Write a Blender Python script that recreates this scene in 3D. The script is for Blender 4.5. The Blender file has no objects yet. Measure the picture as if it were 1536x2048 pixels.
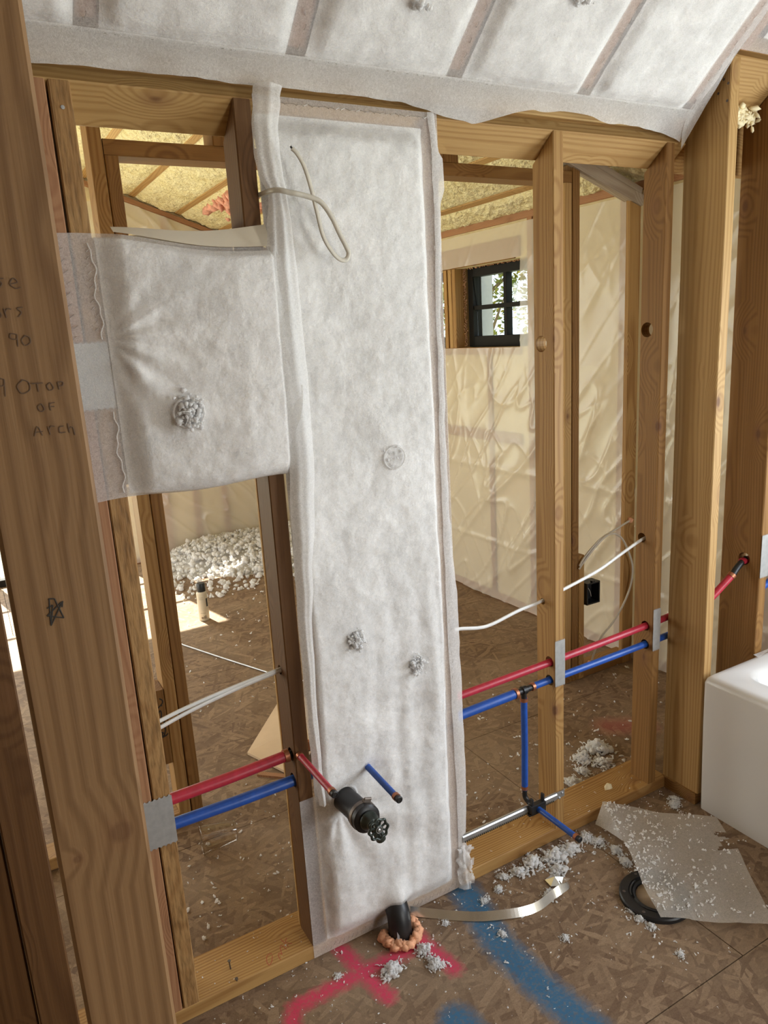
import bpy, bmesh, math, random
from mathutils import Vector, Matrix, noise

random.seed(11)
SC = bpy.context.scene
COL = SC.collection

# ------------------------------------------------------------------ camera
def setup_camera():
    cam = bpy.data.cameras.new('camera')
    co = bpy.data.objects.new('camera', cam)
    COL.objects.link(co)
    yaw, pitch, roll = (math.radians(a) for a in (29.0254, 13.4945, -3.3762))
    f = Vector((math.sin(yaw)*math.cos(pitch), math.cos(yaw)*math.cos(pitch), -math.sin(pitch)))
    r = Vector((math.cos(yaw), -math.sin(yaw), 0))
    u = r.cross(f)
    c, s = math.cos(roll), math.sin(roll)
    r2, u2 = c*r + s*u, -s*r + c*u
    co.matrix_world = Matrix(((r2.x, u2.x, -f.x, 0), (r2.y, u2.y, -f.y, 0), (r2.z, u2.z, -f.z, 1.58), (0, 0, 0, 1)))
    cam.sensor_fit = 'AUTO'
    cam.sensor_width = 36.0
    cam.lens = 1484.14/2048*36.0
    cam.clip_start = 0.02
    SC.camera = co
setup_camera()

# ------------------------------------------------------------------ sky, sun, daylight at the openings, added side fill, exposure
world = bpy.data.worlds.new('sky')
SC.world = world
world.use_nodes = True
world.node_tree.nodes['Background'].inputs[0].default_value = (0.80, 0.90, 1.0, 1)
world.node_tree.nodes['Background'].inputs[1].default_value = 2.4

def area(name, loc, target, sx, sy, power, col):
    l = bpy.data.lights.new(name, 'AREA')
    l.shape = 'RECTANGLE'; l.size = sx; l.size_y = sy; l.energy = power; l.color = col
    o = bpy.data.objects.new(name, l); COL.objects.link(o)
    o.location = loc
    o.rotation_euler = (Vector(target)-Vector(loc)).to_track_quat('-Z', 'Y').to_euler()
    return o
area('daylight_tub_window', (2.72, 0.38, 1.25), (0.4, 1.3, 1.1), 1.05, 1.0, 50, (0.90, 0.96, 1.06))
area('daylight_back_opening', (2.0, -2.2, 1.20), (1.0, 1.5, 0.95), 0.7, 1.7, 48, (0.98, 0.98, 0.96))
area('daylight_far_door', (-0.05, 5.95, 1.1), (0.3, 2.0, 1.2), 1.7, 1.9, 60, (1.0, 0.93, 0.80))
area('far_room_side_fill', (-1.72, 3.9, 1.2), (2.0, 3.9, 1.3), 1.8, 2.0, 54, (1.0, 0.94, 0.82))  # added fill lamp, brightens the far room's foam ceiling from out of view
sl = bpy.data.lights.new('sun', 'SUN'); sl.energy = 36.0; sl.angle = math.radians(0.6); sl.color = (1.0, 0.93, 0.80)
so = bpy.data.objects.new('sun', sl); COL.objects.link(so)
so.rotation_euler = Vector((0.17, -0.84, -0.98)).to_track_quat('-Z', 'Y').to_euler()

SC.view_settings.view_transform = 'Standard'
SC.view_settings.look = 'None'
SC.view_settings.gamma = 1.0
SC.view_settings.use_curve_mapping = False
SC.view_settings.exposure = -0.2
SC.cycles.max_bounces = 8
SC.cycles.diffuse_bounces = 6
SC.cycles.transparent_max_bounces = 12
SC.cycles.sample_clamp_indirect = 6.0
SC.cycles.use_denoising = True

# ------------------------------------------------------------------ node helpers
class NT:
    def __init__(s, name):
        s.m = bpy.data.materials.new(name); s.m.use_nodes = True
        s.t = s.m.node_tree; s.t.nodes.clear()
        s.out = s.t.nodes.new('ShaderNodeOutputMaterial')
    def n(s, typ, **kw):
        nd = s.t.nodes.new('ShaderNode'+typ)
        for k, v in kw.items():
            if k.startswith('i_'): nd.inputs[k[2:].replace('_', ' ')].default_value = v
            else: setattr(nd, k, v)
        return nd
    def l(s, a, b): s.t.links.new(a, b)
    def set(s, sock, v):
        if hasattr(v, 'is_output'): s.l(v, sock)
        else: sock.default_value = v
    def math(s, op, a, b=0.0, c=None, clamp=False):
        nd = s.n('Math', operation=op); nd.use_clamp = clamp
        s.set(nd.inputs[0], a); s.set(nd.inputs[1], b)
        if c is not None: s.set(nd.inputs[2], c)
        return nd.outputs[0]
    def vmath(s, op, a, b=(0, 0, 0), scale=None):
        nd = s.n('VectorMath', operation=op)
        s.set(nd.inputs[0], a)
        if op != 'LENGTH' and op != 'SCALE': s.set(nd.inputs[1], b)
        if scale is not None: s.set(nd.inputs['Scale'], scale)
        return nd.outputs['Value'] if op in ('LENGTH', 'DOT_PRODUCT', 'DISTANCE') else nd.outputs['Vector']
    def map(s, v, a, b, c=0.0, d=1.0):
        nd = s.n('MapRange'); nd.clamp = True
        s.set(nd.inputs[0], v)
        for i, x in enumerate((a, b, c, d)): nd.inputs[i+1].default_value = x
        return nd.outputs[0]
    def noise(s, vec, scale, detail=2.0, rough=0.5, dist=0.0):
        nd = s.n('TexNoise'); s.l(vec, nd.inputs['Vector'])
        nd.inputs['Scale'].default_value = scale; nd.inputs['Detail'].default_value = detail
        nd.inputs['Roughness'].default_value = rough; nd.inputs['Distortion'].default_value = dist
        return nd.outputs[0]
    def vor(s, vec, scale, feature='F1', out='Distance', rnd=1.0):
        nd = s.n('TexVoronoi', feature=feature); s.l(vec, nd.inputs['Vector'])
        nd.inputs['Scale'].default_value = scale; nd.inputs['Randomness'].default_value = rnd
        return nd.outputs[out]
    def mix(s, f, a, b, blend='MIX'):
        nd = s.n('Mix', data_type='RGBA', blend_type=blend)
        s.set(nd.inputs[0], f); s.set(nd.inputs[6], a if hasattr(a, 'is_output') else (*a, 1)); s.set(nd.inputs[7], b if hasattr(b, 'is_output') else (*b, 1))
        return nd.outputs[2]
    def ramp(s, f, stops):
        nd = s.n('ValToRGB'); s.l(f, nd.inputs[0]); e = nd.color_ramp.elements
        while len(e) < len(stops): e.new(0.5)
        for i, (p, c) in enumerate(stops): e[i].position = p; e[i].color = (*c, 1)
        return nd.outputs[0]
    def scalev(s, vec, sc):
        return s.vmath('MULTIPLY', vec, sc)
    def bump(s, h, strength=0.3, dist=0.01, normal=None):
        nd = s.n('Bump'); s.l(h, nd.inputs['Height']); nd.inputs['Strength'].default_value = strength; nd.inputs['Distance'].default_value = dist
        if normal: s.l(normal, nd.inputs['Normal'])
        return nd.outputs[0]
    def bsdf(s, col, rough=0.6, metal=0.0, bump=None, spec=0.5, **kw):
        p = s.n('BsdfPrincipled')
        s.set(p.inputs['Base Color'], col if hasattr(col, 'is_output') else (*col, 1))
        s.set(p.inputs['Roughness'], rough); p.inputs['Metallic'].default_value = metal
        p.inputs['Specular IOR Level'].default_value = spec
        for k, v in kw.items(): s.set(p.inputs[k.replace('_', ' ')], v)
        if bump: s.l(bump, p.inputs['Normal'])
        return p.outputs[0]
    def done(s, sh):
        s.l(sh, s.out.inputs[0]); return s.m
    def coord(s, which='Object'):
        return s.n('TexCoord').outputs[which]
    def pos(s):
        return s.n('NewGeometry').outputs['Position']

# ------------------------------------------------------------------ materials
def wood(name, light, dark, rings=1.0, rough_sawn=0.0, knots=1.0, rough=0.62, at=()):
    t = NT(name)
    oc = t.coord()
    rnd = t.n('ObjectInfo').outputs['Random']
    cmb = t.n('CombineXYZ'); t.l(t.math('MULTIPLY', rnd, 3.1), cmb.inputs[0]); t.l(t.math('MULTIPLY', rnd, 7.7), cmb.inputs[1]); t.l(t.math('MULTIPLY', rnd, 23.0), cmb.inputs[2])
    v = t.vmath('ADD', oc, cmb.outputs[0])
    st = t.scalev(v, (5, 5, 0.9))
    wob = t.noise(st, 1.0, 2.0)
    k = t.vor(t.scalev(v, (8.5, 8.5, 4.2)), 1.0)
    for kx, ky, kz, kr in at:
        dd = t.vmath('LENGTH', t.scalev(t.vmath('SUBTRACT', oc, (kx, ky, kz)), (1/kr, 0.4/kr, 1/kr)))
        k = t.math('MINIMUM', k, t.math('MULTIPLY', dd, 0.075))
    kk = t.map(k, 0.085, 0.05)
    swirl = t.map(k, 0.0, 0.40, 0.045, 0.0)
    # growth rings around an off-centre pith
    off = t.n('CombineXYZ'); t.l(t.math('MULTIPLY_ADD', rnd, 0.10, -0.12), off.inputs[0]); t.l(t.math('MULTIPLY_ADD', rnd, -0.09, 0.03), off.inputs[1])
    flat = t.scalev(t.vmath('ADD', oc, off.outputs[0]), (1, 1, 0.02))
    r = t.vmath('LENGTH', flat)
    r = t.math('ADD', r, t.math('MULTIPLY', wob, 0.055))
    r = t.math('ADD', r, t.math('MULTIPLY', swirl, knots))
    band = t.math('SINE', t.math('MULTIPLY', r, 720.0*rings))
    band = t.map(band, -0.4, 1.0)
    fib = t.noise(t.scalev(v, (230, 230, 5)), 1.0, 2.0)
    low = t.noise(t.scalev(v, (3, 3, 0.7)), 1.0, 2.0)
    f = t.math('ADD', t.math('MULTIPLY', band, 0.46), t.math('MULTIPLY', t.map(fib, 0.3, 0.7), 0.24))
    f = t.math('ADD', f, t.map(low, 0.3, 0.75, 0.0, 0.42), clamp=True)
    c = t.mix(f, light, dark)
    c = t.mix(t.math('MULTIPLY', t.map(rnd, 0, 1, 0.0, 0.30), 1.0), c, tuple(x*0.72 for x in dark))
    c = t.mix(t.math('MULTIPLY', kk, 0.85*min(knots, 1)), c, (0.085, 0.035, 0.016))
    c = t.mix(t.math('MULTIPLY', t.map(k, 0.20, 0.08), 0.45*min(knots, 1)), c, (0.20, 0.09, 0.04))
    h = t.math('ADD', t.math('MULTIPLY', fib, 0.5), t.math('MULTIPLY', band, 0.25))
    if rough_sawn:
        saw = t.noise(t.scalev(v, (150, 150, 26)), 1.0, 3.0)
        h = t.math('ADD', h, t.math('MULTIPLY', saw, 2.5*rough_sawn))
        c = t.mix(t.map(saw, 0.55, 0.3, 0.0, 0.55), c, tuple(x*0.35 for x in dark))
    return t.done(t.bsdf(c, rough, bump=t.bump(h, 0.35, 0.002), spec=0.3))

M = {}
M['fir'] = wood('fir_lumber', (0.50, 0.305, 0.110), (0.255, 0.120, 0.033))
M['fir_warm'] = wood('fir_lumber_warm', (0.34, 0.182, 0.056), (0.185, 0.083, 0.021))
M['fir_pale'] = wood('fir_lumber_pale', (0.58, 0.380, 0.155), (0.335, 0.178, 0.056))
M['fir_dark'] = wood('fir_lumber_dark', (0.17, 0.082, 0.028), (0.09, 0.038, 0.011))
M['fir_rough'] = wood('fir_lumber_rough_sawn', (0.46, 0.275, 0.110), (0.28, 0.145, 0.050), rough_sawn=1.0, knots=0.4)
M['fir_red'] = wood('fir_lumber_reddish', (0.43, 0.23, 0.115), (0.28, 0.125, 0.058), rings=1.3)
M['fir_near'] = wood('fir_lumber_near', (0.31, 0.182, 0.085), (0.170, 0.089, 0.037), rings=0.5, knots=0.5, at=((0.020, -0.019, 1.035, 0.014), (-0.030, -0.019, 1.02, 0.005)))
M['fir_grey'] = wood('fir_lumber_dusty', (0.50, 0.43, 0.34), (0.33, 0.26, 0.19))

def simple(name, col, rough=0.5, metal=0.0, spec=0.5, var=0.06, scale=40, bump=0.0, **kw):
    t = NT(name); v = t.coord()
    n = t.noise(v, scale, 3.0)
    c = t.mix(t.map(n, 0.3, 0.7), tuple(max(0, x*(1-var)) for x in col), tuple(min(1, x*(1+var)) for x in col))
    b = t.bump(n, bump, 0.004) if bump else None
    return t.done(t.bsdf(c, rough, metal, b, spec, **kw))

M['pex_red'] = simple('pex_red', (0.42, 0.022, 0.045), 0.38, var=0.15, scale=60)
M['pex_blue'] = simple('pex_blue', (0.012, 0.075, 0.36), 0.38, var=0.15, scale=60)
M['copper'] = simple('copper_ring', (0.42, 0.17, 0.09), 0.42, 0.8)
M['abs'] = simple('abs_black', (0.012, 0.012, 0.013), 0.42, var=0.3)
M['cast'] = simple('cast_iron_green_black', (0.030, 0.040, 0.033), 0.30, 0.4, var=0.4, spec=0.7)
M['steel'] = simple('galvanised_steel', (0.52, 0.53, 0.54), 0.38, 0.85, var=0.12, scale=25)
M['plate'] = simple('nail_plate_steel', (0.40, 0.40, 0.39), 0.5, 0.45, var=0.10, scale=60)
M['foil'] = simple('foil', (0.80, 0.80, 0.77), 0.22, 0.9, var=0.1, scale=20)
M['nail'] = simple('nail_steel', (0.14, 0.12, 0.11), 0.45, 0.7)
M['clamp'] = simple('clamp_steel', (0.20, 0.165, 0.14), 0.45, 0.6)
M['staple'] = simple('staple_steel', (0.45, 0.44, 0.42), 0.4, 0.8)
M['cable'] = simple('cable_sheath', (0.56, 0.52, 0.44), 0.45, var=0.05)
M['cable_white'] = simple('cable_sheath_white', (0.76, 0.76, 0.74), 0.4, var=0.04)
M['cable_core'] = simple('cable_black_core', (0.02, 0.02, 0.02), 0.5)
M['tub'] = simple('acrylic_white', (0.66, 0.645, 0.625), 0.22, var=0.01, scale=4, spec=0.5)
M['box_black'] = simple('box_plastic_black', (0.010, 0.010, 0.011), 0.45)
M['window_black'] = simple('window_frame_black', (0.010, 0.009, 0.008), 0.6, spec=0.15)
M['spray_foam_peach'] = simple('expanding_foam_peach', (0.78, 0.39, 0.22), 0.7, var=0.18, scale=70, bump=0.6)
M['foam_bead'] = simple('expanding_foam_tan', (0.42, 0.24, 0.13), 0.8, var=0.2)
M['foam_cream'] = simple('foam_cream', (0.85, 0.74, 0.48), 0.7, var=0.06)
M['can_body'] = simple('can_body', (0.64, 0.57, 0.43), 0.35, var=0.03)
M['can_dark'] = simple('can_dark', (0.022, 0.026, 0.028), 0.4)
M['can_print'] = simple('can_print', (0.20, 0.15, 0.10), 0.5)
M['board'] = simple('cardboard_board', (0.58, 0.43, 0.28), 0.75, var=0.05, scale=15)
M['kraft'] = simple('kraft_backing', (0.66, 0.59, 0.47), 0.7, var=0.04, scale=12)
M['ink_black'] = simple('marker_black', (0.022, 0.018, 0.014), 0.6)
M['ink_pencil'] = simple('pencil', (0.10, 0.055, 0.028), 0.6)
M['ink_red'] = simple('marker_red', (0.36, 0.055, 0.03), 0.6)
M['pink_fibre'] = simple('pink_fibre', (0.72, 0.36, 0.27), 0.9, var=0.25, scale=50, bump=0.8)
M['bark'] = simple('bark', (0.10, 0.07, 0.045), 0.8, var=0.3, bump=0.5)
M['outside_ground'] = simple('outside_ground', (0.25, 0.28, 0.16), 0.9, var=0.3, scale=3)
M['sheathing'] = simple('sheathing_board', (0.42, 0.31, 0.19), 0.8, var=0.15, scale=30)
M['siding'] = simple('grey_siding', (0.42, 0.43, 0.47), 0.6, var=0.04)

def mat_batt():
    t = NT('insulation_batt'); v = t.pos()
    n1 = t.noise(v, 38, 5.0, 0.65); n2 = t.noise(v, 150, 3.0, 0.6); n3 = t.noise(v, 9, 2.0)
    f = t.math('ADD', t.math('MULTIPLY', n1, 0.6), t.math('MULTIPLY', n3, 0.4))
    c = t.mix(t.map(f, 0.36, 0.62), (0.70, 0.70, 0.69), (0.97, 0.97, 0.96))
    h = t.math('ADD', n1, t.math('MULTIPLY', n2, 0.4))
    return t.done(t.bsdf(c, 0.95, bump=t.bump(h, 0.8, 0.010), spec=0.05))
M['batt'] = mat_batt()

def mat_fluff():
    t = NT('insulation_fluff'); v = t.coord()
    n = t.noise(v, 160, 4.0, 0.7)
    c = t.mix(t.map(n, 0.3, 0.7), (0.90, 0.89, 0.88), (0.97, 0.97, 0.97))
    d = t.n('BsdfDiffuse'); t.l(c, d.inputs[0]); t.l(t.bump(n, 0.25, 0.002), d.inputs['Normal'])
    tl = t.n('BsdfTranslucent'); t.l(c, tl.inputs[0])
    m = t.n('MixShader'); m.inputs[0].default_value = 0.5; t.l(d.outputs[0], m.inputs[1]); t.l(tl.outputs[0], m.inputs[2])
    return t.done(m.outputs[0])
M['fluff'] = mat_fluff()

def mat_netting(name, opac, tint=(0.84, 0.82, 0.81), pink=False):
    t = NT(name); v = t.pos()
    f = t.noise(v, 210, 5.0, 0.7, 1.5)
    big = t.noise(v, 18, 3.0)
    h = t.math('ADD', f, t.math('MULTIPLY', big, 0.8))
    if pink:
        m = seg_mask(t, v, [((0.60, 1.49, 0.02), (0.74, 1.49, 0.03))], 0.02, 0.05)
        tint = t.mix(t.math('MULTIPLY', m, 0.35), tint, (0.75, 0.12, 0.2))
    d = t.n('BsdfDiffuse'); t.set(d.inputs[0], tint if hasattr(tint, 'is_output') else (*tint, 1))
    tl = t.n('BsdfTranslucent'); tl.inputs[0].default_value = (0.85, 0.83, 0.8, 1)
    t.l(t.bump(h, 0.35, 0.003), d.inputs['Normal'])
    m1 = t.n('MixShader'); m1.inputs[0].default_value = 0.28; t.l(d.outputs[0], m1.inputs[1]); t.l(tl.outputs[0], m1.inputs[2])
    tr = t.n('BsdfTransparent')
    m2 = t.n('MixShader'); t.l(t.map(f, 0.38, 0.62, opac-0.10, opac+0.10), m2.inputs[0]); t.l(tr.outputs[0], m2.inputs[1]); t.l(m1.outputs[0], m2.inputs[2])
    return t.done(m2.outputs[0])

def seg_mask(t, p, segs, w0, w1, wob=None):
    """soft mask that is 1 within w0 of any of the line segments and 0 beyond w1"""
    res = None
    for a, b in segs:
        a, b = Vector(a), Vector(b); ab = b-a
        pa = t.vmath('SUBTRACT', p, tuple(a))
        h = t.math('DIVIDE', t.vmath('DOT_PRODUCT', pa, tuple(ab)), max(1e-6, ab.dot(ab)), clamp=True)
        d = t.vmath('LENGTH', t.vmath('SUBTRACT', pa, t.vmath('SCALE', tuple(ab), scale=h)))
        res = d if res is None else t.math('MINIMUM', res, d)
    if wob is not None: res = t.math('ADD', res, wob)
    return t.map(res, w1, w0)

M['netting'] = mat_netting('insulation_netting', 0.47, (0.90, 0.87, 0.86))
M['netting_wall'] = mat_netting('insulation_netting_wall', 0.46, (0.90, 0.88, 0.87), pink=True)
M['netting_loose'] = mat_netting('loose_netting', 0.64, (0.91, 0.90, 0.89))
M['floor_netting'] = mat_netting('floor_netting', 0.60, (0.72, 0.67, 0.60))

def mat_plastic():
    t = NT('clear_poly_sheet'); v = t.pos()
    n = t.noise(t.scalev(v, (5, 6, 2.2)), 1.0, 2.0, 0.5, 0.3)
    p = t.bsdf((0.84, 0.81, 0.74), 0.20, bump=t.bump(n, 0.10, 0.03), spec=0.9)
    tr = t.n('BsdfTransparent'); tr.inputs[0].default_value = (0.98, 0.96, 0.93, 1)
    m = t.n('MixShader'); m.inputs[0].default_value = 0.42
    t.l(tr.outputs[0], m.inputs[1]); t.l(p, m.inputs[2])
    return t.done(m.outputs[0])
M['poly'] = mat_plastic()

def mat_glass(name, tint=(1, 1, 1), refl=0.10):
    t = NT(name)
    tr = t.n('BsdfTransparent'); tr.inputs[0].default_value = (*tint, 1)
    g = t.n('BsdfGlossy'); g.inputs['Roughness'].default_value = 0.03
    fr = t.n('LayerWeight')
    m = t.n('MixShader'); t.l(t.math('MULTIPLY_ADD', t.math('POWER', fr.outputs['Facing'], 3.0), refl*5, refl*0.5, clamp=True), m.inputs[0]); t.l(tr.outputs[0], m.inputs[1]); t.l(g.outputs[0], m.inputs[2])
    return t.done(m.outputs[0])
M['glass'] = mat_glass('window_glass', (0.96, 0.98, 0.98), 0.08)
M['cup'] = mat_glass('cup_plastic', (0.93, 0.91, 0.88), 0.16)

def mat_foam():
    t = NT('spray_foam_yellow'); v = t.pos()
    n = t.noise(t.scalev(v, (1, 0.8, 1)), 36, 4.0, 0.6)
    n2 = t.noise(v, 4, 2.0)
    f = t.math('ADD', t.math('MULTIPLY', n, 0.65), t.math('MULTIPLY', n2, 0.35))
    c = t.ramp(f, [(0.30, (0.60, 0.49, 0.21)), (0.42, (0.82, 0.72, 0.40)), (0.62, (0.92, 0.85, 0.56))])
    return t.done(t.bsdf(c, 0.75, bump=t.bump(n, 1.0, 0.03), spec=0.25))
M['foam'] = mat_foam()

def mat_wallfill():
    t = NT('cavity_insulation_cream'); v = t.pos()
    n = t.noise(v, 24, 4.0, 0.6)
    c = t.mix(t.map(n, 0.3, 0.7), (0.62, 0.52, 0.31), (0.71, 0.61, 0.39))
    return t.done(t.bsdf(c, 0.9, bump=t.bump(n, 0.6, 0.01), spec=0.05))
M['wallfill'] = mat_wallfill()

def mat_leaf():
    t = NT('leaf'); rnd = t.noise(t.pos(), 3.0, 3.0)
    c = t.ramp(rnd, [(0.35, (0.055, 0.090, 0.030)), (0.5, (0.14, 0.17, 0.035)), (0.65, (0.27, 0.23, 0.04))])
    d = t.n('BsdfDiffuse'); t.l(c, d.inputs[0]); tl = t.n('BsdfTranslucent'); t.l(c, tl.inputs[0])
    m = t.n('MixShader'); m.inputs[0].default_value = 0.5; t.l(d.outputs[0], m.inputs[1]); t.l(tl.outputs[0], m.inputs[2])
    return t.done(m.outputs[0])
M['leaf'] = mat_leaf()

PINK = [((0.40, 1.33, 0), (0.466, 1.432, 0)), ((0.466, 1.432, 0), (0.653, 1.432, 0)), ((0.653, 1.432, 0), (0.64, 1.53, 0)),
        ((0.653, 1.432, 0), (0.672, 1.335, 0)), ((0.653, 1.432, 0), (0.80, 1.425, 0)), ((0.80, 1.425, 0), (0.83, 1.47, 0)), ((0.83, 1.455, 0), (0.855, 1.315, 0))]
BLUE = [((1.035, 1.52, 0), (0.999, 1.31, 0)), ((0.999, 1.31, 0), (1.004, 1.16, 0)), ((1.004, 1.16, 0), (1.03, 0.95, 0)), ((0.777, 1.19, 0), (0.79, 1.05, 0))]
def mat_osb():
    t = NT('osb_strand_board'); p = t.pos()
    wobv = t.noise(p, 7.0, 2.0)
    layers = []
    for ang, off in ((0.2, 0.0), (1.05, 3.3), (2.0, 7.1), (2.75, 11.7)):
        mp = t.n('Mapping'); t.l(p, mp.inputs['Vector']); mp.inputs['Rotation'].default_value = (0, 0, ang); mp.inputs['Location'].default_value = (off, off*1.7, 0)
        w = t.vmath('ADD', mp.outputs[0], t.vmath('SCALE', (0.03, 0.012, 0), scale=wobv))
        nd = t.n('TexVoronoi', feature='F1'); t.l(t.scalev(w, (9, 62, 1)), nd.inputs['Vector']); nd.inputs['Scale'].default_value = 1.0
        sx = t.n('SeparateXYZ'); t.l(nd.outputs['Color'], sx.inputs[0])
        layers.append(sx.outputs[0])
    top = layers[0]
    for q in layers[1:]: top = t.math('MAXIMUM', top, q)
    tone = t.math('FRACT', t.math('MULTIPLY', top, 91.0))
    fine = t.noise(p, 260, 2.0); low = t.noise(p, 2.2, 3.0)
    grain = t.noise(t.scalev(p, (45, 110, 1)), 1.0, 4.0, 0.65)
    tt = t.math('ADD', t.math('MULTIPLY', tone, 0.50), t.math('MULTIPLY', grain, 0.50))
    c = t.ramp(tt, [(0.08, (0.110, 0.064, 0.038)), (0.38, (0.182, 0.116, 0.070)), (0.66, (0.255, 0.170, 0.105)), (0.95, (0.395, 0.280, 0.180))])
    c = t.mix(t.map(fine, 0.32, 0.52, 0.30, 0.0), c, (0.07, 0.035, 0.018))
    dusty = t.map(low, 0.45, 0.62, 0.0, 0.28)
    c = t.mix(dusty, c, (0.36, 0.27, 0.18))
    wob = t.math('MULTIPLY_ADD', t.noise(p, 55, 3.0), 0.03, -0.015)
    thin = t.map(t.noise(p, 120, 2.0), 0.3, 0.55, 0.55, 0.95)
    c = t.mix(t.math('MULTIPLY', seg_mask(t, p, PINK, 0.006, 0.034, wob), thin), c, (0.60, 0.045, 0.11))
    c = t.mix(t.math('MULTIPLY', seg_mask(t, p, BLUE, 0.022, 0.062, wob), thin), c, (0.035, 0.135, 0.25))
    c = t.mix(t.math('MULTIPLY', seg_mask(t, p, [((2.05, 1.93, 0), (2.15, 1.86, 0))], 0.02, 0.09, wob), 0.4), c, (0.4, 0.07, 0.07))
    h = t.math('ADD', top, t.math('MULTIPLY', fine, 0.3))
    return t.done(t.bsdf(c, 0.7, bump=t.bump(h, 0.5, 0.003), spec=0.25))
M['osb'] = mat_osb()

# ------------------------------------------------------------------ object helpers
MW = {}
def link(o, parent=None, mw=None):
    COL.objects.link(o)
    mw = mw if mw is not None else Matrix()
    if parent is not None:
        o.parent = parent
        o.matrix_parent_inverse = Matrix()
        o.matrix_local = MW[parent.name].inverted() @ mw
    else:
        o.matrix_world = mw
    MW[o.name] = mw.copy()
    return o
def tag(o, label=None, cat=None, group=None, kind=None):
    if label: o['label'] = label
    if cat: o['category'] = cat
    if group: o['group'] = group
    if kind: o['kind'] = kind
    return o
def empty(name, loc=(0, 0, 0), parent=None, **kw):
    o = bpy.data.objects.new(name, None); o.empty_display_size = 0.05
    link(o, parent, Matrix.Translation(Vector(loc)))
    return tag(o, **kw)

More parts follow.
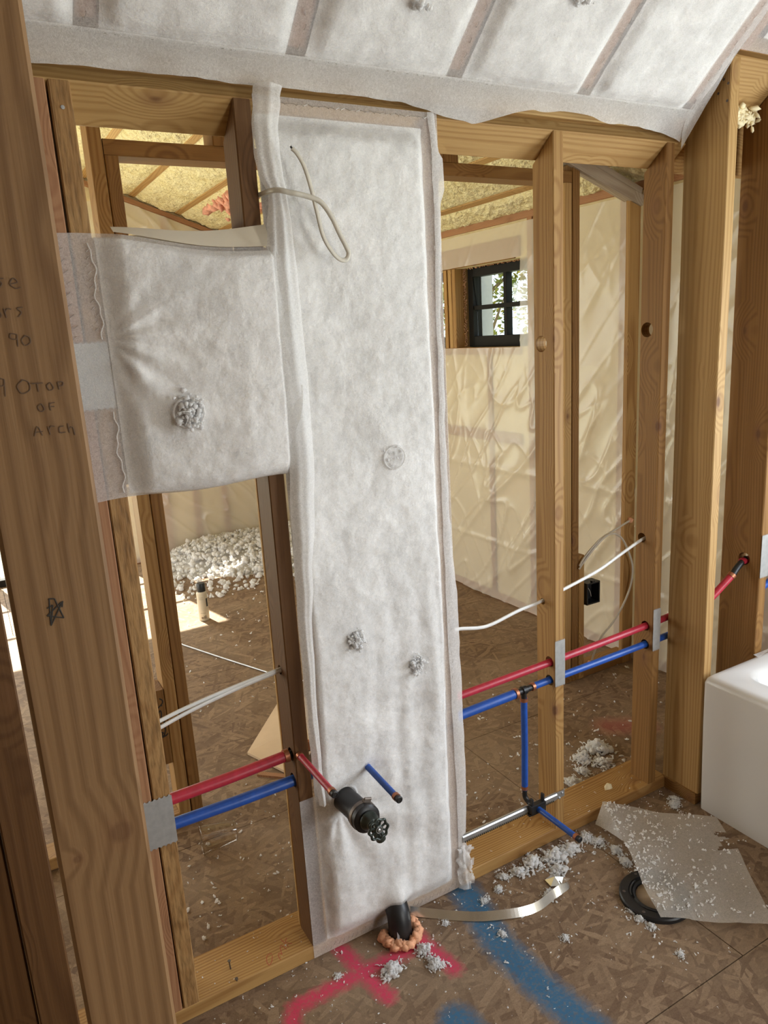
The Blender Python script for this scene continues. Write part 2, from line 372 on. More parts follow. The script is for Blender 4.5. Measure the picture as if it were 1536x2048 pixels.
class MB:
    def __init__(s): s.v = []; s.f = []; s.mi = []
    def add(s, vs, fs, mi=0):
        b = len(s.v); s.v += [Vector(q) for q in vs]; s.f += [tuple(i+b for i in f) for f in fs]; s.mi += [mi]*len(fs); return s
    def box(s, c, size, rot=None, mi=0):
        c = Vector(c); hx, hy, hz = (q/2 for q in size); R = rot if rot is not None else Matrix.Identity(3)
        vs = [c + R @ Vector((x*hx, y*hy, z*hz)) for x, y, z in ((-1,-1,-1),(1,-1,-1),(1,1,-1),(-1,1,-1),(-1,-1,1),(1,-1,1),(1,1,1),(-1,1,1))]
        return s.add(vs, [(0,3,2,1),(4,5,6,7),(0,1,5,4),(1,2,6,5),(2,3,7,6),(3,0,4,7)], mi)
    def bbox(s, a, b, mi=0):
        return s.box([(a[i]+b[i])/2 for i in range(3)], [abs(b[i]-a[i]) for i in range(3)], None, mi)
    def tube(s, pts, r, seg=12, mi=0, cap=True, flat=None, up=(0, 0, 1)):
        pts = [Vector(p) for p in pts]; n = len(pts); rings = []
        U = None
        for i, p in enumerate(pts):
            d = (pts[min(i+1, n-1)] - pts[max(i-1, 0)]).normalized()
            if U is None:
                u = Vector(up); u = u - d*u.dot(d)
                if u.length < 1e-3: u = Vector((1, 0, 0)) - d*d.x
                U = u.normalized()
            else:
                U = (U - d*U.dot(d)).normalized()
            W = d.cross(U); rr = r[i] if isinstance(r, (list, tuple)) else r
            fx, fy = flat if flat else (1, 1)
            rings.append([p + U*math.cos(2*math.pi*k/seg)*rr*fx + W*math.sin(2*math.pi*k/seg)*rr*fy for k in range(seg)])
        vs = [q for ring in rings for q in ring]; fs = []
        for i in range(n-1):
            for k in range(seg):
                fs.append((i*seg+k, i*seg+(k+1) % seg, (i+1)*seg+(k+1) % seg, (i+1)*seg+k))
        if cap: fs.append(tuple(range(seg-1, -1, -1))); fs.append(tuple((n-1)*seg+k for k in range(seg)))
        return s.add(vs, fs, mi)
    def lathe(s, prof, origin, axis, seg=24, mi=0):
        """prof: list of (radius, distance along axis)"""
        a = Vector(axis).normalized(); u = Vector((0, 0, 1)) if abs(a.z) < 0.9 else Vector((1, 0, 0))
        u = (u - a*u.dot(a)).normalized(); w = a.cross(u); o = Vector(origin); vs = []; fs = []
        for r, h in prof:
            vs += [o + a*h + (u*math.cos(2*math.pi*k/seg) + w*math.sin(2*math.pi*k/seg))*r for k in range(seg)]
        for i in range(len(prof)-1):
            for k in range(seg):
                fs.append((i*seg+k, i*seg+(k+1) % seg, (i+1)*seg+(k+1) % seg, (i+1)*seg+k))
        if prof[0][0] > 1e-5: fs.append(tuple(range(seg-1, -1, -1)))
        if prof[-1][0] > 1e-5: fs.append(tuple((len(prof)-1)*seg+k for k in range(seg)))
        return s.add(vs, fs, mi)
    def torus(s, c, axis, R, r, seg=24, ts=8, mi=0):
        a = Vector(axis).normalized(); u = Vector((0, 0, 1)) if abs(a.z) < 0.9 else Vector((1, 0, 0))
        u = (u - a*u.dot(a)).normalized(); w = a.cross(u); c = Vector(c); vs = []; fs = []
        for i in range(seg):
            d = u*math.cos(2*math.pi*i/seg) + w*math.sin(2*math.pi*i/seg)
            vs += [c + d*(R + r*math.cos(2*math.pi*k/ts)) + a*r*math.sin(2*math.pi*k/ts) for k in range(ts)]
        for i in range(seg):
            for k in range(ts):
                fs.append((i*ts+k, ((i+1) % seg)*ts+k, ((i+1) % seg)*ts+(k+1) % ts, i*ts+(k+1) % ts))
        return s.add(vs, fs, mi)
    def grid(s, nu, nv, fn, skip=None, mi=0):
        vs = [fn(i/nu, j/nv) for j in range(nv+1) for i in range(nu+1)]
        fs = []
        for j in range(nv):
            for i in range(nu):
                if skip and skip((i+0.5)/nu, (j+0.5)/nv): continue
                a = j*(nu+1)+i; fs.append((a, a+1, a+nu+2, a+nu+1))
        return s.add(vs, fs, mi)
    def blob(s, c, r, mi=0, jit=0.3, sq=(1, 1, 1), rnd=random):
        c = Vector(c); R = Matrix.Rotation(rnd.uniform(0, 6.28), 3, Vector((rnd.uniform(-1, 1), rnd.uniform(-1, 1), rnd.uniform(-1, 1))).normalized())
        vs = [c + R @ Vector((q[0]*sq[0], q[1]*sq[1], q[2]*sq[2]))*r*rnd.uniform(1-jit, 1+jit) for q in ICO_V]
        return s.add(vs, ICO_F, mi)
    def build(s, name, mats, parent=None, smooth=False, loc=None, bevel=0.0, angle=None, **kw):
        if not isinstance(mats, (list, tuple)): mats = [mats]
        loc = Vector(loc) if loc is not None else (s.centre() if parent is None else s.centre())
        me = bpy.data.meshes.new(name)
        me.from_pydata([tuple(q-loc) for q in s.v], [], s.f)
        for m in mats: me.materials.append(m)
        if len(mats) > 1: me.polygons.foreach_set('material_index', s.mi)
        if bevel:
            bm = bmesh.new(); bm.from_mesh(me)
            bmesh.ops.remove_doubles(bm, verts=bm.verts, dist=1e-6)
            es = [e for e in bm.edges if len(e.link_faces) == 2 and e.calc_face_angle(0) > 0.5]
            bmesh.ops.bevel(bm, geom=es, offset=bevel, segments=2, affect='EDGES', profile=0.6)
            bm.to_mesh(me); bm.free()
        if smooth: me.polygons.foreach_set('use_smooth', [True]*len(me.polygons))
        me.update()
        if smooth and angle:
            try: me.set_sharp_from_angle(angle=angle)
            except Exception: pass
        o = bpy.data.objects.new(name, me)
        link(o, parent, Matrix.Translation(loc))
        return tag(o, **kw)
    def centre(s):
        n = len(s.v); mn = [min(q[i] for q in s.v) for i in range(3)]; mx = [max(q[i] for q in s.v) for i in range(3)]
        return Vector(((mn[0]+mx[0])/2, (mn[1]+mx[1])/2, mn[2]))
_bm = bmesh.new(); bmesh.ops.create_icosphere(_bm, subdivisions=1, radius=1.0)
ICO_V = [tuple(v.co) for v in _bm.verts]; ICO_F = [tuple(v.index for v in f.verts) for f in _bm.faces]; _bm.free()

def fbm(x, y, z, sc, o=3):
    return noise.fractal(Vector((x*sc, y*sc, z*sc)), 1.0, 2.0, o)

def smooth_path(pts, n=8):
    pts = [Vector(p) for p in pts]; out = []
    P = [pts[0]] + pts + [pts[-1]]
    for i in range(1, len(P)-2):
        a, b, c, d = P[i-1], P[i], P[i+1], P[i+2]
        for k in range(n):
            t = k/n
            out.append(0.5*((2*b) + (c-a)*t + (2*a-5*b+4*c-d)*t*t + (-a+3*b-3*c+d)*t**3))
    out.append(pts[-1]); return out

def lumber(name, parent, p0, p1, w, th, wdir, mat, holes=(), cut=None, ease=0.0025, warp=0.0008, bottom_cut=None, **kw):
    """one piece of lumber from p0 to p1; w = its wide side, lying along wdir; th = its thickness; local Z runs along it.
    cut = (dz per metre along wdir, dz per metre along the thickness) for an angled far end.
    holes = (height, offset along wdir, radius) bored through the thickness"""
    p0, p1 = Vector(p0), Vector(p1); d = p1-p0; L = d.length; z = d.normalized()
    x = Vector(wdir); x = (x - z*x.dot(z)).normalized(); y = z.cross(x)
    hw, ht, e = w/2, th/2, ease
    sec = [(-hw+e, -ht), (hw-e, -ht), (hw, -ht+e), (hw, ht-e), (hw-e, ht), (-hw+e, ht), (-hw, ht-e), (-hw, -ht+e)]
    n = max(1, int(L/0.22)) if not holes else 1
    vs = []; fs = []; sd = random.uniform(0, 99)
    for i in range(n+1):
        zz = L*i/n
        wx = noise.noise(Vector((zz*1.7+sd, 0, 0)))*warp*3 if n > 1 else 0; wy = noise.noise(Vector((zz*1.7+sd, 5, 0)))*warp*3 if n > 1 else 0
        for k, (a, b) in enumerate(sec):
            dz = 0
            if i == n and cut: dz = cut[0]*a + cut[1]*b
            if i == 0 and bottom_cut: dz = bottom_cut[0]*a + bottom_cut[1]*b
            vs.append((a+wx, b+wy, zz+dz))
    for i in range(n):
        for k in range(8): fs.append((i*8+k, i*8+(k+1) % 8, (i+1)*8+(k+1) % 8, (i+1)*8+k))
    fs.append(tuple(range(7, -1, -1))); fs.append(tuple(n*8+k for k in range(8)))
    me = bpy.data.meshes.new(name); me.from_pydata(vs, [], fs); me.materials.append(M[mat]); me.update()
    mw = Matrix(((x.x, y.x, z.x, p0.x), (x.y, y.y, z.y, p0.y), (x.z, y.z, z.z, p0.z), (0, 0, 0, 1)))
    if holes:
        me = bore(me, holes, th)
    o = bpy.data.objects.new(name, me)
    link(o, parent, mw)
    return tag(o, **kw)

def bore(me, holes, th):
    bm = bmesh.new()
    for (h, off, r) in holes:
        m = Matrix.Translation((off, 0, h)) @ Matrix.Rotation(math.pi/2, 4, 'X')
        bmesh.ops.create_cone(bm, cap_ends=True, segments=20, radius1=r, radius2=r, depth=th*2, matrix=m)
    cm = bpy.data.meshes.new('cutter'); bm.to_mesh(cm); bm.free()
    a = bpy.data.objects.new('tmp_a', me); b = bpy.data.objects.new('tmp_b', cm)
    COL.objects.link(a); COL.objects.link(b)
    md = a.modifiers.new('b', 'BOOLEAN'); md.object = b; md.operation = 'DIFFERENCE'; md.solver = 'EXACT'
    dg = bpy.context.evaluated_depsgraph_get()
    new = bpy.data.meshes.new_from_object(a.evaluated_get(dg))
    bpy.data.objects.remove(a); bpy.data.objects.remove(b); bpy.data.meshes.remove(cm)
    return new if len(new.polygons) > 6 else me

def strokes(name, parent, lines, frame, mat, r=0.0009, **kw):
    """pen strokes on a flat face; frame = (origin, right, up) and lines are lists of (u, v) in metres"""
    o, rt, up = (Vector(q) for q in frame); nrm = rt.cross(up).normalized(); mb = MB()
    for ln in lines:
        pts = [o + rt*u + up*v + nrm*0.0002 for u, v in ln]
        if len(pts) > 2: pts = smooth_path(pts, 4)
        mb.tube(pts, r, 6, flat=(0.25, 1.0), up=nrm)
    return mb.build(name, mat, parent, **kw)

# =================================================================== SETTING
# ---- floor: one OSB sheet per panel, gapped at the seams
floor = empty('floor', kind='structure')
SX = [-2.6, 0.27, 1.488, 2.706]     # seams that run into the picture
rows = [(-2.3, -0.27), (-0.27, 0.949), (0.949, 2.168), (2.168, 3.39), (3.39, 4.61), (4.61, 6.1)]
g = 0.0013
for j, (y0, y1) in enumerate(rows):
    xs = [-2.6, 1.488, 2.76] if j % 2 == 0 else [-2.6, 0.05, 2.49, 2.76]
    if j == 1: xs = [-2.6, -0.35, 2.0, 2.76]
    if j in (2, 0): xs = [-2.6, -0.95, 1.488, 2.76]
    for x0, x1 in zip(xs[:-1], xs[1:]):
        MB().bbox((x0+g, y0+g, -0.018), (x1-g, y1-g, 0.0)).build('osb_panel', M['osb'], floor)
MB().bbox((-2.6, -2.3, -0.06), (2.76, 6.1, -0.0195)).build('joist_deck', M['fir_dark'], floor)

# ---- outside
MB().bbox((-30, -30, -0.9), (40, 40, -0.8)).build('ground', M['outside_ground'], kind='structure')

# ---- the framed wet wall in front of the camera
YF = 1.538; SLOPE = 0.84
wall = empty('wall_front', (1.0, YF+0.045, 0), kind='structure')
lumber('bottom_plate', wall, (-0.12, YF+0.070, 0.02), (1.905, YF+0.070, 0.02), 0.140, 0.040, (0, 1, 0), 'fir')
def wall_stud(x0, x1, mat, y0=YF, depth=0.080, zt=2.05, holes=(), name='stud', zb=0.04):
    xc = (x0+x1)/2
    zc = zt - SLOPE*depth/2
    hh = [(h-zb, y-(y0+depth/2), r) for h, y, r in holes]
    return lumber(name, wall, (xc, y0+depth/2, zb), (xc, y0+depth/2, zc), depth, x1-x0, (0, 1, 0), mat, holes=hh, cut=(-SLOPE, 0))
wall_stud(0.188, 0.2245, 'fir_red')
wall_stud(0.2275, 0.2655, 'fir_rough')
wall_stud(-0.10, -0.06, 'fir_warm')
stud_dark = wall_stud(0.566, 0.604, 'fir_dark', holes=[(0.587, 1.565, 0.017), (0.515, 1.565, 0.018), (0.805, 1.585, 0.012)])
wall_stud(1.012, 1.050, 'fir_warm')
stud_mid = wall_stud(1.401, 1.437, 'fir', holes=[(0.600, 1.562, 0.0165), (0.540, 1.562, 0.0165), (0.783, 1.590, 0.010), (1.528, 1.588, 0.022)])
stud_far = wall_stud(1.818, 1.852, 'fir_warm', holes=[(0.607, 1.569, 0.0165), (0.542, 1.569, 0.0165), (0.900, 1.592, 0.016), (1.546, 1.592, 0.022)])
# sloped double top plate
sdir = Vector((0, 1, -SLOPE)).normalized(); snrm = Vector((0, SLOPE, 1)).normalized()
for k, (mat, inset, x0, x1) in enumerate((('fir_pale', 0.0, -0.15, 1.895), ('fir_pale', 0.004, -0.15, 2.0))):
    o0 = Vector((0, YF, 2.05)) + snrm*(0.019+0.0385*k) + sdir*(0.0445+inset)
    lumber('top_plate', wall, (x0, o0.y, o0.z), (x1, o0.y, o0.z), 0.089, 0.0375, sdir, mat)
lumber('blocking', wall, (-0.15, 1.580, 2.175), (1.89, 1.580, 2.175), 0.17, 0.03, (0, 0, 1), 'fir_pale')
MB().bbox((-2.3, 1.66, 2.16), (2.6, 1.675, 3.9)).build('upper_panel', M['sheathing'], wall)
# nail plates
def nail_plate(parent, x0, x1, z0, z1, y):
    mb = MB(); mb.bbox((x0, y-0.0016, z0), (x1, y, z1))
    n = 7
    for e, zz in ((1, z1), (-1, z0)):
        for i in range(n):
            xx = x0 + (x1-x0)*(i+0.5)/n; w = (x1-x0)/n*0.33
            mb.add([(xx-w, y-0.0016, zz), (xx+w, y-0.0016, zz), (xx, y-0.001, zz+e*0.004)], [(0, 1, 2)])
    mb.build('nail_plate', M['plate'], parent)
nail_plate(stud_mid, 1.4005, 1.4385, 0.528, 0.671, YF-0.0008)
nail_plate(stud_far, 1.8175, 1.850, 0.530, 0.670, YF-0.0008)
nail_plate(wall, 0.192, 0.267, 0.489, 0.606, YF-0.0008)
nail_plate(wall, 0.190, 0.266, 1.470, 1.594, YF-0.0008)
# nail head and two bent nails in the plate
MB().lathe([(0.0035, 0), (0.0035, 0.0012), (0.0, 0.0014)], (0.247, YF-0.0006, 2.005), (0, -1, 0), 12).build('nail_head', M['plate'], wall)
MB().tube([(0.360, 1.588, 0.038), (0.359, 1.588, 0.055), (0.3585, 1.587, 0.066)], 0.0018, 8).lathe([(0.0042, 0), (0.0042, 0.0015)], (0.3585, 1.587, 0.066), (0, 0, 1), 10).build('nail', M['nail'], wall)
MB().tube([(0.362, 1.545, 0.038), (0.361, 1.544, 0.047)], 0.0018, 8).lathe([(0.0042, 0), (0.0042, 0.0015)], (0.361, 1.544, 0.047), (0, -0.3, 1), 10).build('nail', M['nail'], wall)
# marker writing on the plate
rt = Vector((1, 0.10, 0)).normalized(); up = Vector((-0.10, 1, 0)).normalized()
h = 0.03
strokes('marker_word', wall, [
    [(0.018, 0.034), (0.006, 0.036), (-0.004, 0.020), (-0.004, 0.006), (0.006, 0.012), (0.016, 0.028)],
    [(0.026, 0.002), (0.028, 0.016), (0.033, 0.024), (0.038, 0.014)],
    [(0.038, 0.018), (0.043, 0.036), (0.050, 0.042), (0.054, 0.022)],
    [(0.058, 0.062), (0.062, 0.026)], [(0.072, 0.056), (0.064, 0.044), (0.074, 0.030)]],
    ((0.452, 1.540, 0.0402), rt, up), M['ink_red'], 0.0009)
strokes('marker_word', wall, [
    [(0.0, 0.036), (0.022, 0.040)], [(0.011, 0.038), (0.010, 0.006)],
    [(0.026, 0.016), (0.020, 0.010), (0.025, 0.004), (0.032, 0.010), (0.027, 0.017)],
    [(0.040, 0.006), (0.041, 0.018)], [(0.041, 0.025), (0.0415, 0.026)],
    [(0.050, 0.006), (0.053, 0.040)], [(0.060, 0.016), (0.072, 0.018), (0.066, 0.025), (0.060, 0.014), (0.066, 0.005), (0.074, 0.008)],
    [(0.084, 0.036), (0.083, 0.010), (0.090, 0.006)], [(0.078, 0.026), (0.092, 0.027)]],
    ((1.462, 1.556, 0.0402), rt, up), M['ink_red'], 0.0009)
MB().blob((1.689, 1.597, 0.042), 0.016, jit=0.22, sq=(1.3, 1, 0.55)).build('foam_drip', M['foam_cream'], wall, smooth=True)

# ---- wall behind the tub (2x6 studs)
XR = 2.60
wr = empty('wall_back', (2.2, 1.48, 0), kind='structure')
lumber('bottom_plate', wr, (1.898, 1.484, 0.02), (XR-0.03, 1.484, 0.02), 0.140, 0.040, (0, 1, 0), 'fir_warm')
def tub_stud(x0, mat, holes=(), zt=2.235):
    zc = zt-SLOPE*0.07
    return lumber('stud', wr, (x0+0.019, 1.4815, 0.04), (x0+0.019, 1.4815, zc), 0.143, 0.038, (0, 1, 0), mat, cut=(-SLOPE, 0),
                  holes=[(h-0.04, y-1.4815, r) for h, y, r in holes])
s1 = tub_stud(1.905, 'fir_pale')
for y, z in ((1.432, 2.185), (1.418, 2.172), (1.447, 2.155), (1.419, 2.130)):
    MB().lathe([(0.0036, 0.0), (0.0034, 0.0008), (0.0, 0.0006)], (1.9051, y, z), (-1, 0, 0), 10).build('nail_head', M['nail'], s1)
s2 = tub_stud(2.163, 'fir_warm', holes=[(0.79, 1.468, 0.021)])
tub_stud(2.53, 'fir')
nail_plate(s2, 2.162, 2.203, 0.738, 0.879, 1.409)
o0 = Vector((0, 1.41, 2.240)) + snrm*0.019 + sdir*0.093
lumber('top_plate', wr, (1.90, o0.y, o0.z), (XR, o0.y, o0.z), 0.184, 0.038, sdir, 'fir_pale')
o0 = Vector((0, 1.40, 2.285)) + snrm*0.019 + sdir*0.07
lumber('top_plate', wr, (1.88, o0.y, o0.z), (XR, o0.y, o0.z), 0.14, 0.038, sdir, 'fir')
lumber('blocking', wr, (1.945, 1.60, 2.06), (XR, 1.60, 2.06), 0.14, 0.038, (0, 0, 1), 'fir')
lumber('backing_stud', wr, (2.045, 1.600, 0.0), (2.045, 1.575, 2.0), 0.07, 0.036, (1, 0, 0), 'fir_dark')
mb = MB(); rr = random.Random(3)
for i in range(700): mb.blob((2.045+rr.gauss(0, 0.030), 1.502+rr.gauss(0, 0.010), 2.125+rr.gauss(0, 0.010)), rr.uniform(0.003, 0.008), jit=.4, sq=(1, 1, 2.2), rnd=rr)
mb.build('insulation_tuft', M['foam_cream'], wr, smooth=True)

# ---- wall on the right: exterior wall with two small windows in the far room and one above the tub
wall_r = empty('wall_right', (XR, 2.0, 0), kind='structure')
OPEN = [(-0.15, 1.0, 0.70, 1.85), (3.06, 3.69, 1.472, 1.918), (3.80, 4.36, 1.472, 1.918)]
ys = [-2.3, -0.15, 1.0, 1.36, 3.06, 3.69, 3.80, 4.36, 5.80]
ztop = lambda y: 3.9 if y < 1.5 else 2.25
for a, b in zip(ys[:-1], ys[1:]):
    op = [q for q in OPEN if abs(q[0]-a) < 1e-6]
    spans = [(0, op[0][2]), (op[0][3], ztop(a))] if op else [(0, ztop((a+b)/2))]
    if (a, b) == (3.69, 3.80): spans = [(0, 1.472), (1.918, 2.25)]
    if (a, b) == (1.36, 3.06): spans = [(0, 2.25)]
    for z0, z1 in spans:
        MB().bbox((XR+0.012, a, z0), (XR+0.15, b, z1)).build('cavity_insulation', M['wallfill'], wall_r)
MB().bbox((XR+0.013, 1.36, 2.25), (XR+0.15, 1.68, 3.9)).build('cavity_insulation', M['wallfill'], wall_r)
for y in (1.66, 2.02, 2.42, 2.80, 3.03, 3.745, 4.42, 4.8, 5.2, 5.6):
    if y == 3.745: continue
    lumber('stud', wall_r, (XR+0.006, y, 0.04), (XR+0.006, y, 2.10), 0.038, 0.012, (0, 1, 0), 'fir_red')
for y in (3.38, 4.08):
    lumber('stud', wall_r, (XR+0.006, y, 0.04), (XR+0.006, y, 1.44), 0.038, 0.012, (0, 1, 0), 'fir_red')
lumber('sill_plate', wall_r, (XR+0.006, 3.11, 1.453), (XR+0.006, 4.42, 1.453), 0.038, 0.012, (0, 0, 1), 'fir_red')
lumber('blocking', wall_r, (XR+0.006, 3.11, 0.98), (XR+0.006, 5.6, 0.98), 0.06, 0.012, (0, 0, 1), 'fir_red')
lumber('header', wall_r, (XR+0.006, 3.11, 1.975), (XR+0.006, 4.42, 1.975), 0.10, 0.012, (0, 0, 1), 'fir_red')
lumber('bottom_plate', wall_r, (XR+0.006, 1.56, 0.02), (XR+0.006, 5.7, 0.02), 0.04, 0.012, (0, 0, 1), 'fir_red')
lumber('top_plate', wall_r, (XR+0.006, 1.68, 2.12), (XR+0.006, 5.7, 2.12), 0.04, 0.014, (0, 0, 1), 'fir_red')
# trimmers between the two windows
for y, mat in ((3.699, 'fir'), (3.737, 'fir_pale'), (3.783, 'fir')):
    lumber('trimmer', wall_r, (XR+0.07, y, 1.472), (XR+0.07, y, 1.918), 0.14, 0.034, (1, 0, 0), mat)
mb = MB(); rr = random.Random(8)
for i in range(150): mb.blob((XR+0.062+rr.uniform(-.006, .012), 3.673+rr.uniform(-.003, .006), 1.475+0.44*i/150), rr.uniform(0.003, 0.006), rnd=rr)
for i in range(150): mb.blob((XR+0.062+rr.uniform(-.006, .012), 3.07+0.6*i/150, 1.917+rr.uniform(-.003, .004)), rr.uniform(0.003, 0.006), rnd=rr)
mb.build('foam_bead', M['foam_bead'], wall_r, smooth=True)
lumber('window_head', wall_r, (XR+0.07, 3.15, 1.928), (XR+0.07, 4.36, 1.928), 0.14, 0.018, (1, 0, 0), 'fir_warm')

def window(name, y0, y1, z0, z1, x, muntins, fr=0.045):
    w = empty(name, (x, (y0+y1)/2, z0), kind='structure')
    mb = MB()
    for a, b in (((x, y0, z0), (x+0.06, y0+fr, z1)), ((x, y1-fr, z0), (x+0.06, y1, z1)), ((x, y0+fr, z0), (x+0.06, y1-fr, z0+fr*1.35)), ((x, y0+fr, z1-fr*1.1), (x+0.06, y1-fr, z1))):
        mb.bbox(a, b)
    mb.build('frame', M['window_black'], w, bevel=0.004)
    for a, b in muntins:
        mm = MB(); mm.bbox(a, b); mm.build('muntin', M['window_black'], w, bevel=0.002)
    MB().bbox((x+0.030, y0+fr, z0+fr), (x+0.034, y1-fr, z1-fr)).build('pane', M['glass'], w)
    # grey exterior casing seen through the glass
    mm = MB()
    mm.bbox((x+0.06, y0+0.03, z0), (x+0.14, y0+0.05, z1)); mm.bbox((x+0.06, y1-0.05, z0), (x+0.14, y1-0.03, z1))
    mm.build('casing', M['siding'], w)
    return w
X2 = XR+0.08
zm = 1.695
window('window_1', 3.07, 3.665, 1.474, 1.916, X2, [((X2+0.008, 3.325, 1.53), (X2+0.05, 3.350, 1.872)), ((X2+0.006, 3.115, zm-0.012), (X2+0.05, 3.62, zm+0.012))])
window('window_2', 3.80, 4.36, 1.474, 1.916, X2, [((X2+0.008, 4.07, 1.53), (X2+0.05, 4.095, 1.872)), ((X2+0.006, 3.845, zm-0.012), (X2+0.05, 4.315, zm+0.012))])
window('window_3', -0.15, 1.0, 0.70, 1.85, X2-0.03, [((X2-0.024, 0.41, 0.75), (X2+0.02, 0.44, 1.80))], 0.05)

# ---- far partition with the doorway
Y2 = 2.303
wp = empty('wall_middle', (1.35, Y2+0.045, 0), kind='structure')
foam_z = lambda x: 2.13+0.356*(XR-x)
def p_stud(x0, x1, mat, z0=0.0, z1=None, name='stud', y0=Y2, dep=0.089):
    xc = (x0+x1)/2; zt = z1 if z1 is not None else foam_z(xc)-0.085
    return lumber(name, wp, (xc, y0+dep/2, z0), (xc, y0+dep/2, zt), dep, x1-x0, (0, 1, 0), mat, cut=(0, -0.356 if z1 is None else 0))
p_stud(0.422, 0.459, 'fir')
p_stud(0.461, 0.4985, 'fir_warm', z1=2.104, name='trimmer')
bk = lumber('blocking', wp, (0.402, Y2+0.045, 0.235), (0.402, Y2+0.045, 0.50), 0.089, 0.037, (0, 1, 0), 'fir_warm')
strokes('marker_scribble', wp, [
    [(0.028, 0.21), (0.036, 0.202), (0.034, 0.190), (0.018, 0.178)], [(0.026, 0.186), (0.034, 0.183)],
    [(0.014, 0.148), (0.024, 0.168), (0.028, 0.160), (0.026, 0.140)],
    [(0.034, 0.118), (0.030, 0.138), (0.022, 0.136), (0.020, 0.122), (0.030, 0.108), (0.034, 0.098), (0.028, 0.080), (0.020, 0.074)],
    [(0.016, 0.092), (0.026, 0.088), (0.018, 0.080), (0.030, 0.076)], [(0.020, 0.072), (0.034, 0.076), (0.040, 0.082)]],
    ((0.377, Y2-0.0001, 0.262), (1, 0, 0), (0, 0, 1)), M['ink_black'], 0.0022)
lumber('bottom_plate', wp, (-1.2, Y2+0.045, 0.02), (0.42, Y2+0.045, 0.02), 0.089, 0.04, (0, 1, 0), 'fir')
lumber('bottom_plate', wp, (2.158, Y2+0.045, 0.02), (XR-0.03, Y2+0.045, 0.02), 0.089, 0.04, (0, 1, 0), 'fir_warm')
lumber('header', wp, (0.461, Y2+0.045, 2.126), (2.195, Y2+0.045, 2.126), 0.089, 0.043, (0, 1, 0), 'fir_warm')
for a, b in ((0.775, 0.812), (0.815, 0.850), (1.595, 1.66)):
    p_stud(a, b, 'fir_warm', z0=2.148, name='cripple')
p_stud(2.158, 2.195, 'fir_pale', z1=2.104, name='trimmer'); p_stud(2.199, 2.237, 'fir_warm')
p_stud(2.239, 2.272, 'fir', z0=0.0, z1=0.585, name='blocking')
p_stud(2.516, 2.580, 'fir', dep=0.024)
p_stud(-0.5, -0.462, 'fir'); p_stud(-0.9, -0.862, 'fir')
# sloped top plate, dusted grey
mb = MB()
pa = Vector((-1.3, 0, foam_z(-1.3)-0.055)); pb = Vector((XR-0.02, 0, foam_z(XR-0.02)-0.055))
lumber('top_plate', wp, (pa.x, Y2+0.045, pa.z), (pb.x, Y2+0.045, pb.z), 0.089, 0.045, (0, 1, 0), 'fir_grey')
lumber('ledger', wp, (1.9, Y2+0.0, foam_z(1.9)-0.088), (pb.x, Y2+0.0, pb.z-0.032), 0.02, 0.045, (0, 1, 0), 'fir_grey')

# ---- far gable wall with a glazed door on its left and an unseen low slot shaped to throw a sun strip
Y3 = 5.62
w3 = empty('wall_far', (1.2, Y3, 0), kind='structure')
def w3box(x0, x1, z0, z1): 
    n = max(1, int((x1-x0)/0.4))
    for i in range(n):
        a = x0+(x1-x0)*i/n; b = x0+(x1-x0)*(i+1)/n
        t1 = z1 if z1 else foam_z(a)+0.05; t2 = z1 if z1 else foam_z(b)+0.05
        mb = MB(); mb.add([(a, Y3+0.02, z0), (b, Y3+0.02, z0), (b, Y3+0.16, z0), (a, Y3+0.16, z0), (a, Y3+0.02, t1), (b, Y3+0.02, t2), (b, Y3+0.16, t2), (a, Y3+0.16, t1)],
               [(0,3,2,1),(4,5,6,7),(0,1,5,4),(1,2,6,5),(2,3,7,6),(3,0,4,7)])
        mb.build('cavity_insulation', M['wallfill'], w3)
w3box(-1.65, -0.95, 0, None); w3box(-0.95, 0.90, 2.04, None); w3box(0.90, 1.02, 0, None)
w3box(1.02, 1.44, 0, 0.84); w3box(1.02, 1.44, 1.06, None); w3box(1.44, XR+0.15, 0, None)
for x in (1.47, 1.70, 2.05, 2.4):
    lumber('stud', w3, (x, Y3+0.008, 0.04), (x, Y3+0.008, foam_z(x)-0.06), 0.045, 0.016, (1, 0, 0), 'fir_red')
lumber('stud', w3, (1.24, Y3+0.008, 0.04), (1.24, Y3+0.008, 0.83), 0.05, 0.016, (1, 0, 0), 'fir_red')
lumber('top_plate', w3, (0.9, Y3+0.006, foam_z(0.9)-0.035), (XR, Y3+0.006, foam_z(XR)-0.035), 0.03, 0.04, (0, 0, 1), 'fir_red')
lumber('bottom_plate', w3, (0.95, Y3+0.006, 0.02), (XR, Y3+0.006, 0.02), 0.04, 0.02, (0, 0, 1), 'fir_red')
d = empty('door_1', (-0.02, Y3+0.1, 0), kind='structure')
mb = MB()
for a, b in (((-0.95, Y3+0.06, 0), (-0.88, Y3+0.12, 2.04)), ((0.83, Y3+0.06, 0), (0.90, Y3+0.12, 2.04)), ((-0.06, Y3+0.06, 0.0), (0.02, Y3+0.12, 2.04)), ((-0.88, Y3+0.06, 1.97), (0.83, Y3+0.12, 2.04)), ((-0.88, Y3+0.06, 0), (0.83, Y3+0.12, 0.05))): mb.bbox(a, b)
mb.build('frame', M['window_black'], d, bevel=0.004)
for x0, x1 in ((-0.88, -0.06), (0.02, 0.83)):
    MB().bbox((x0, Y3+0.088, 0.05), (x1, Y3+0.092, 1.97)).build('pane', M['glass'], d)
    for z in (0.72, 1.34): MB().bbox((x0, Y3+0.08, z), (x1, Y3+0.10, z+0.022)).build('muntin', M['window_black'], d)
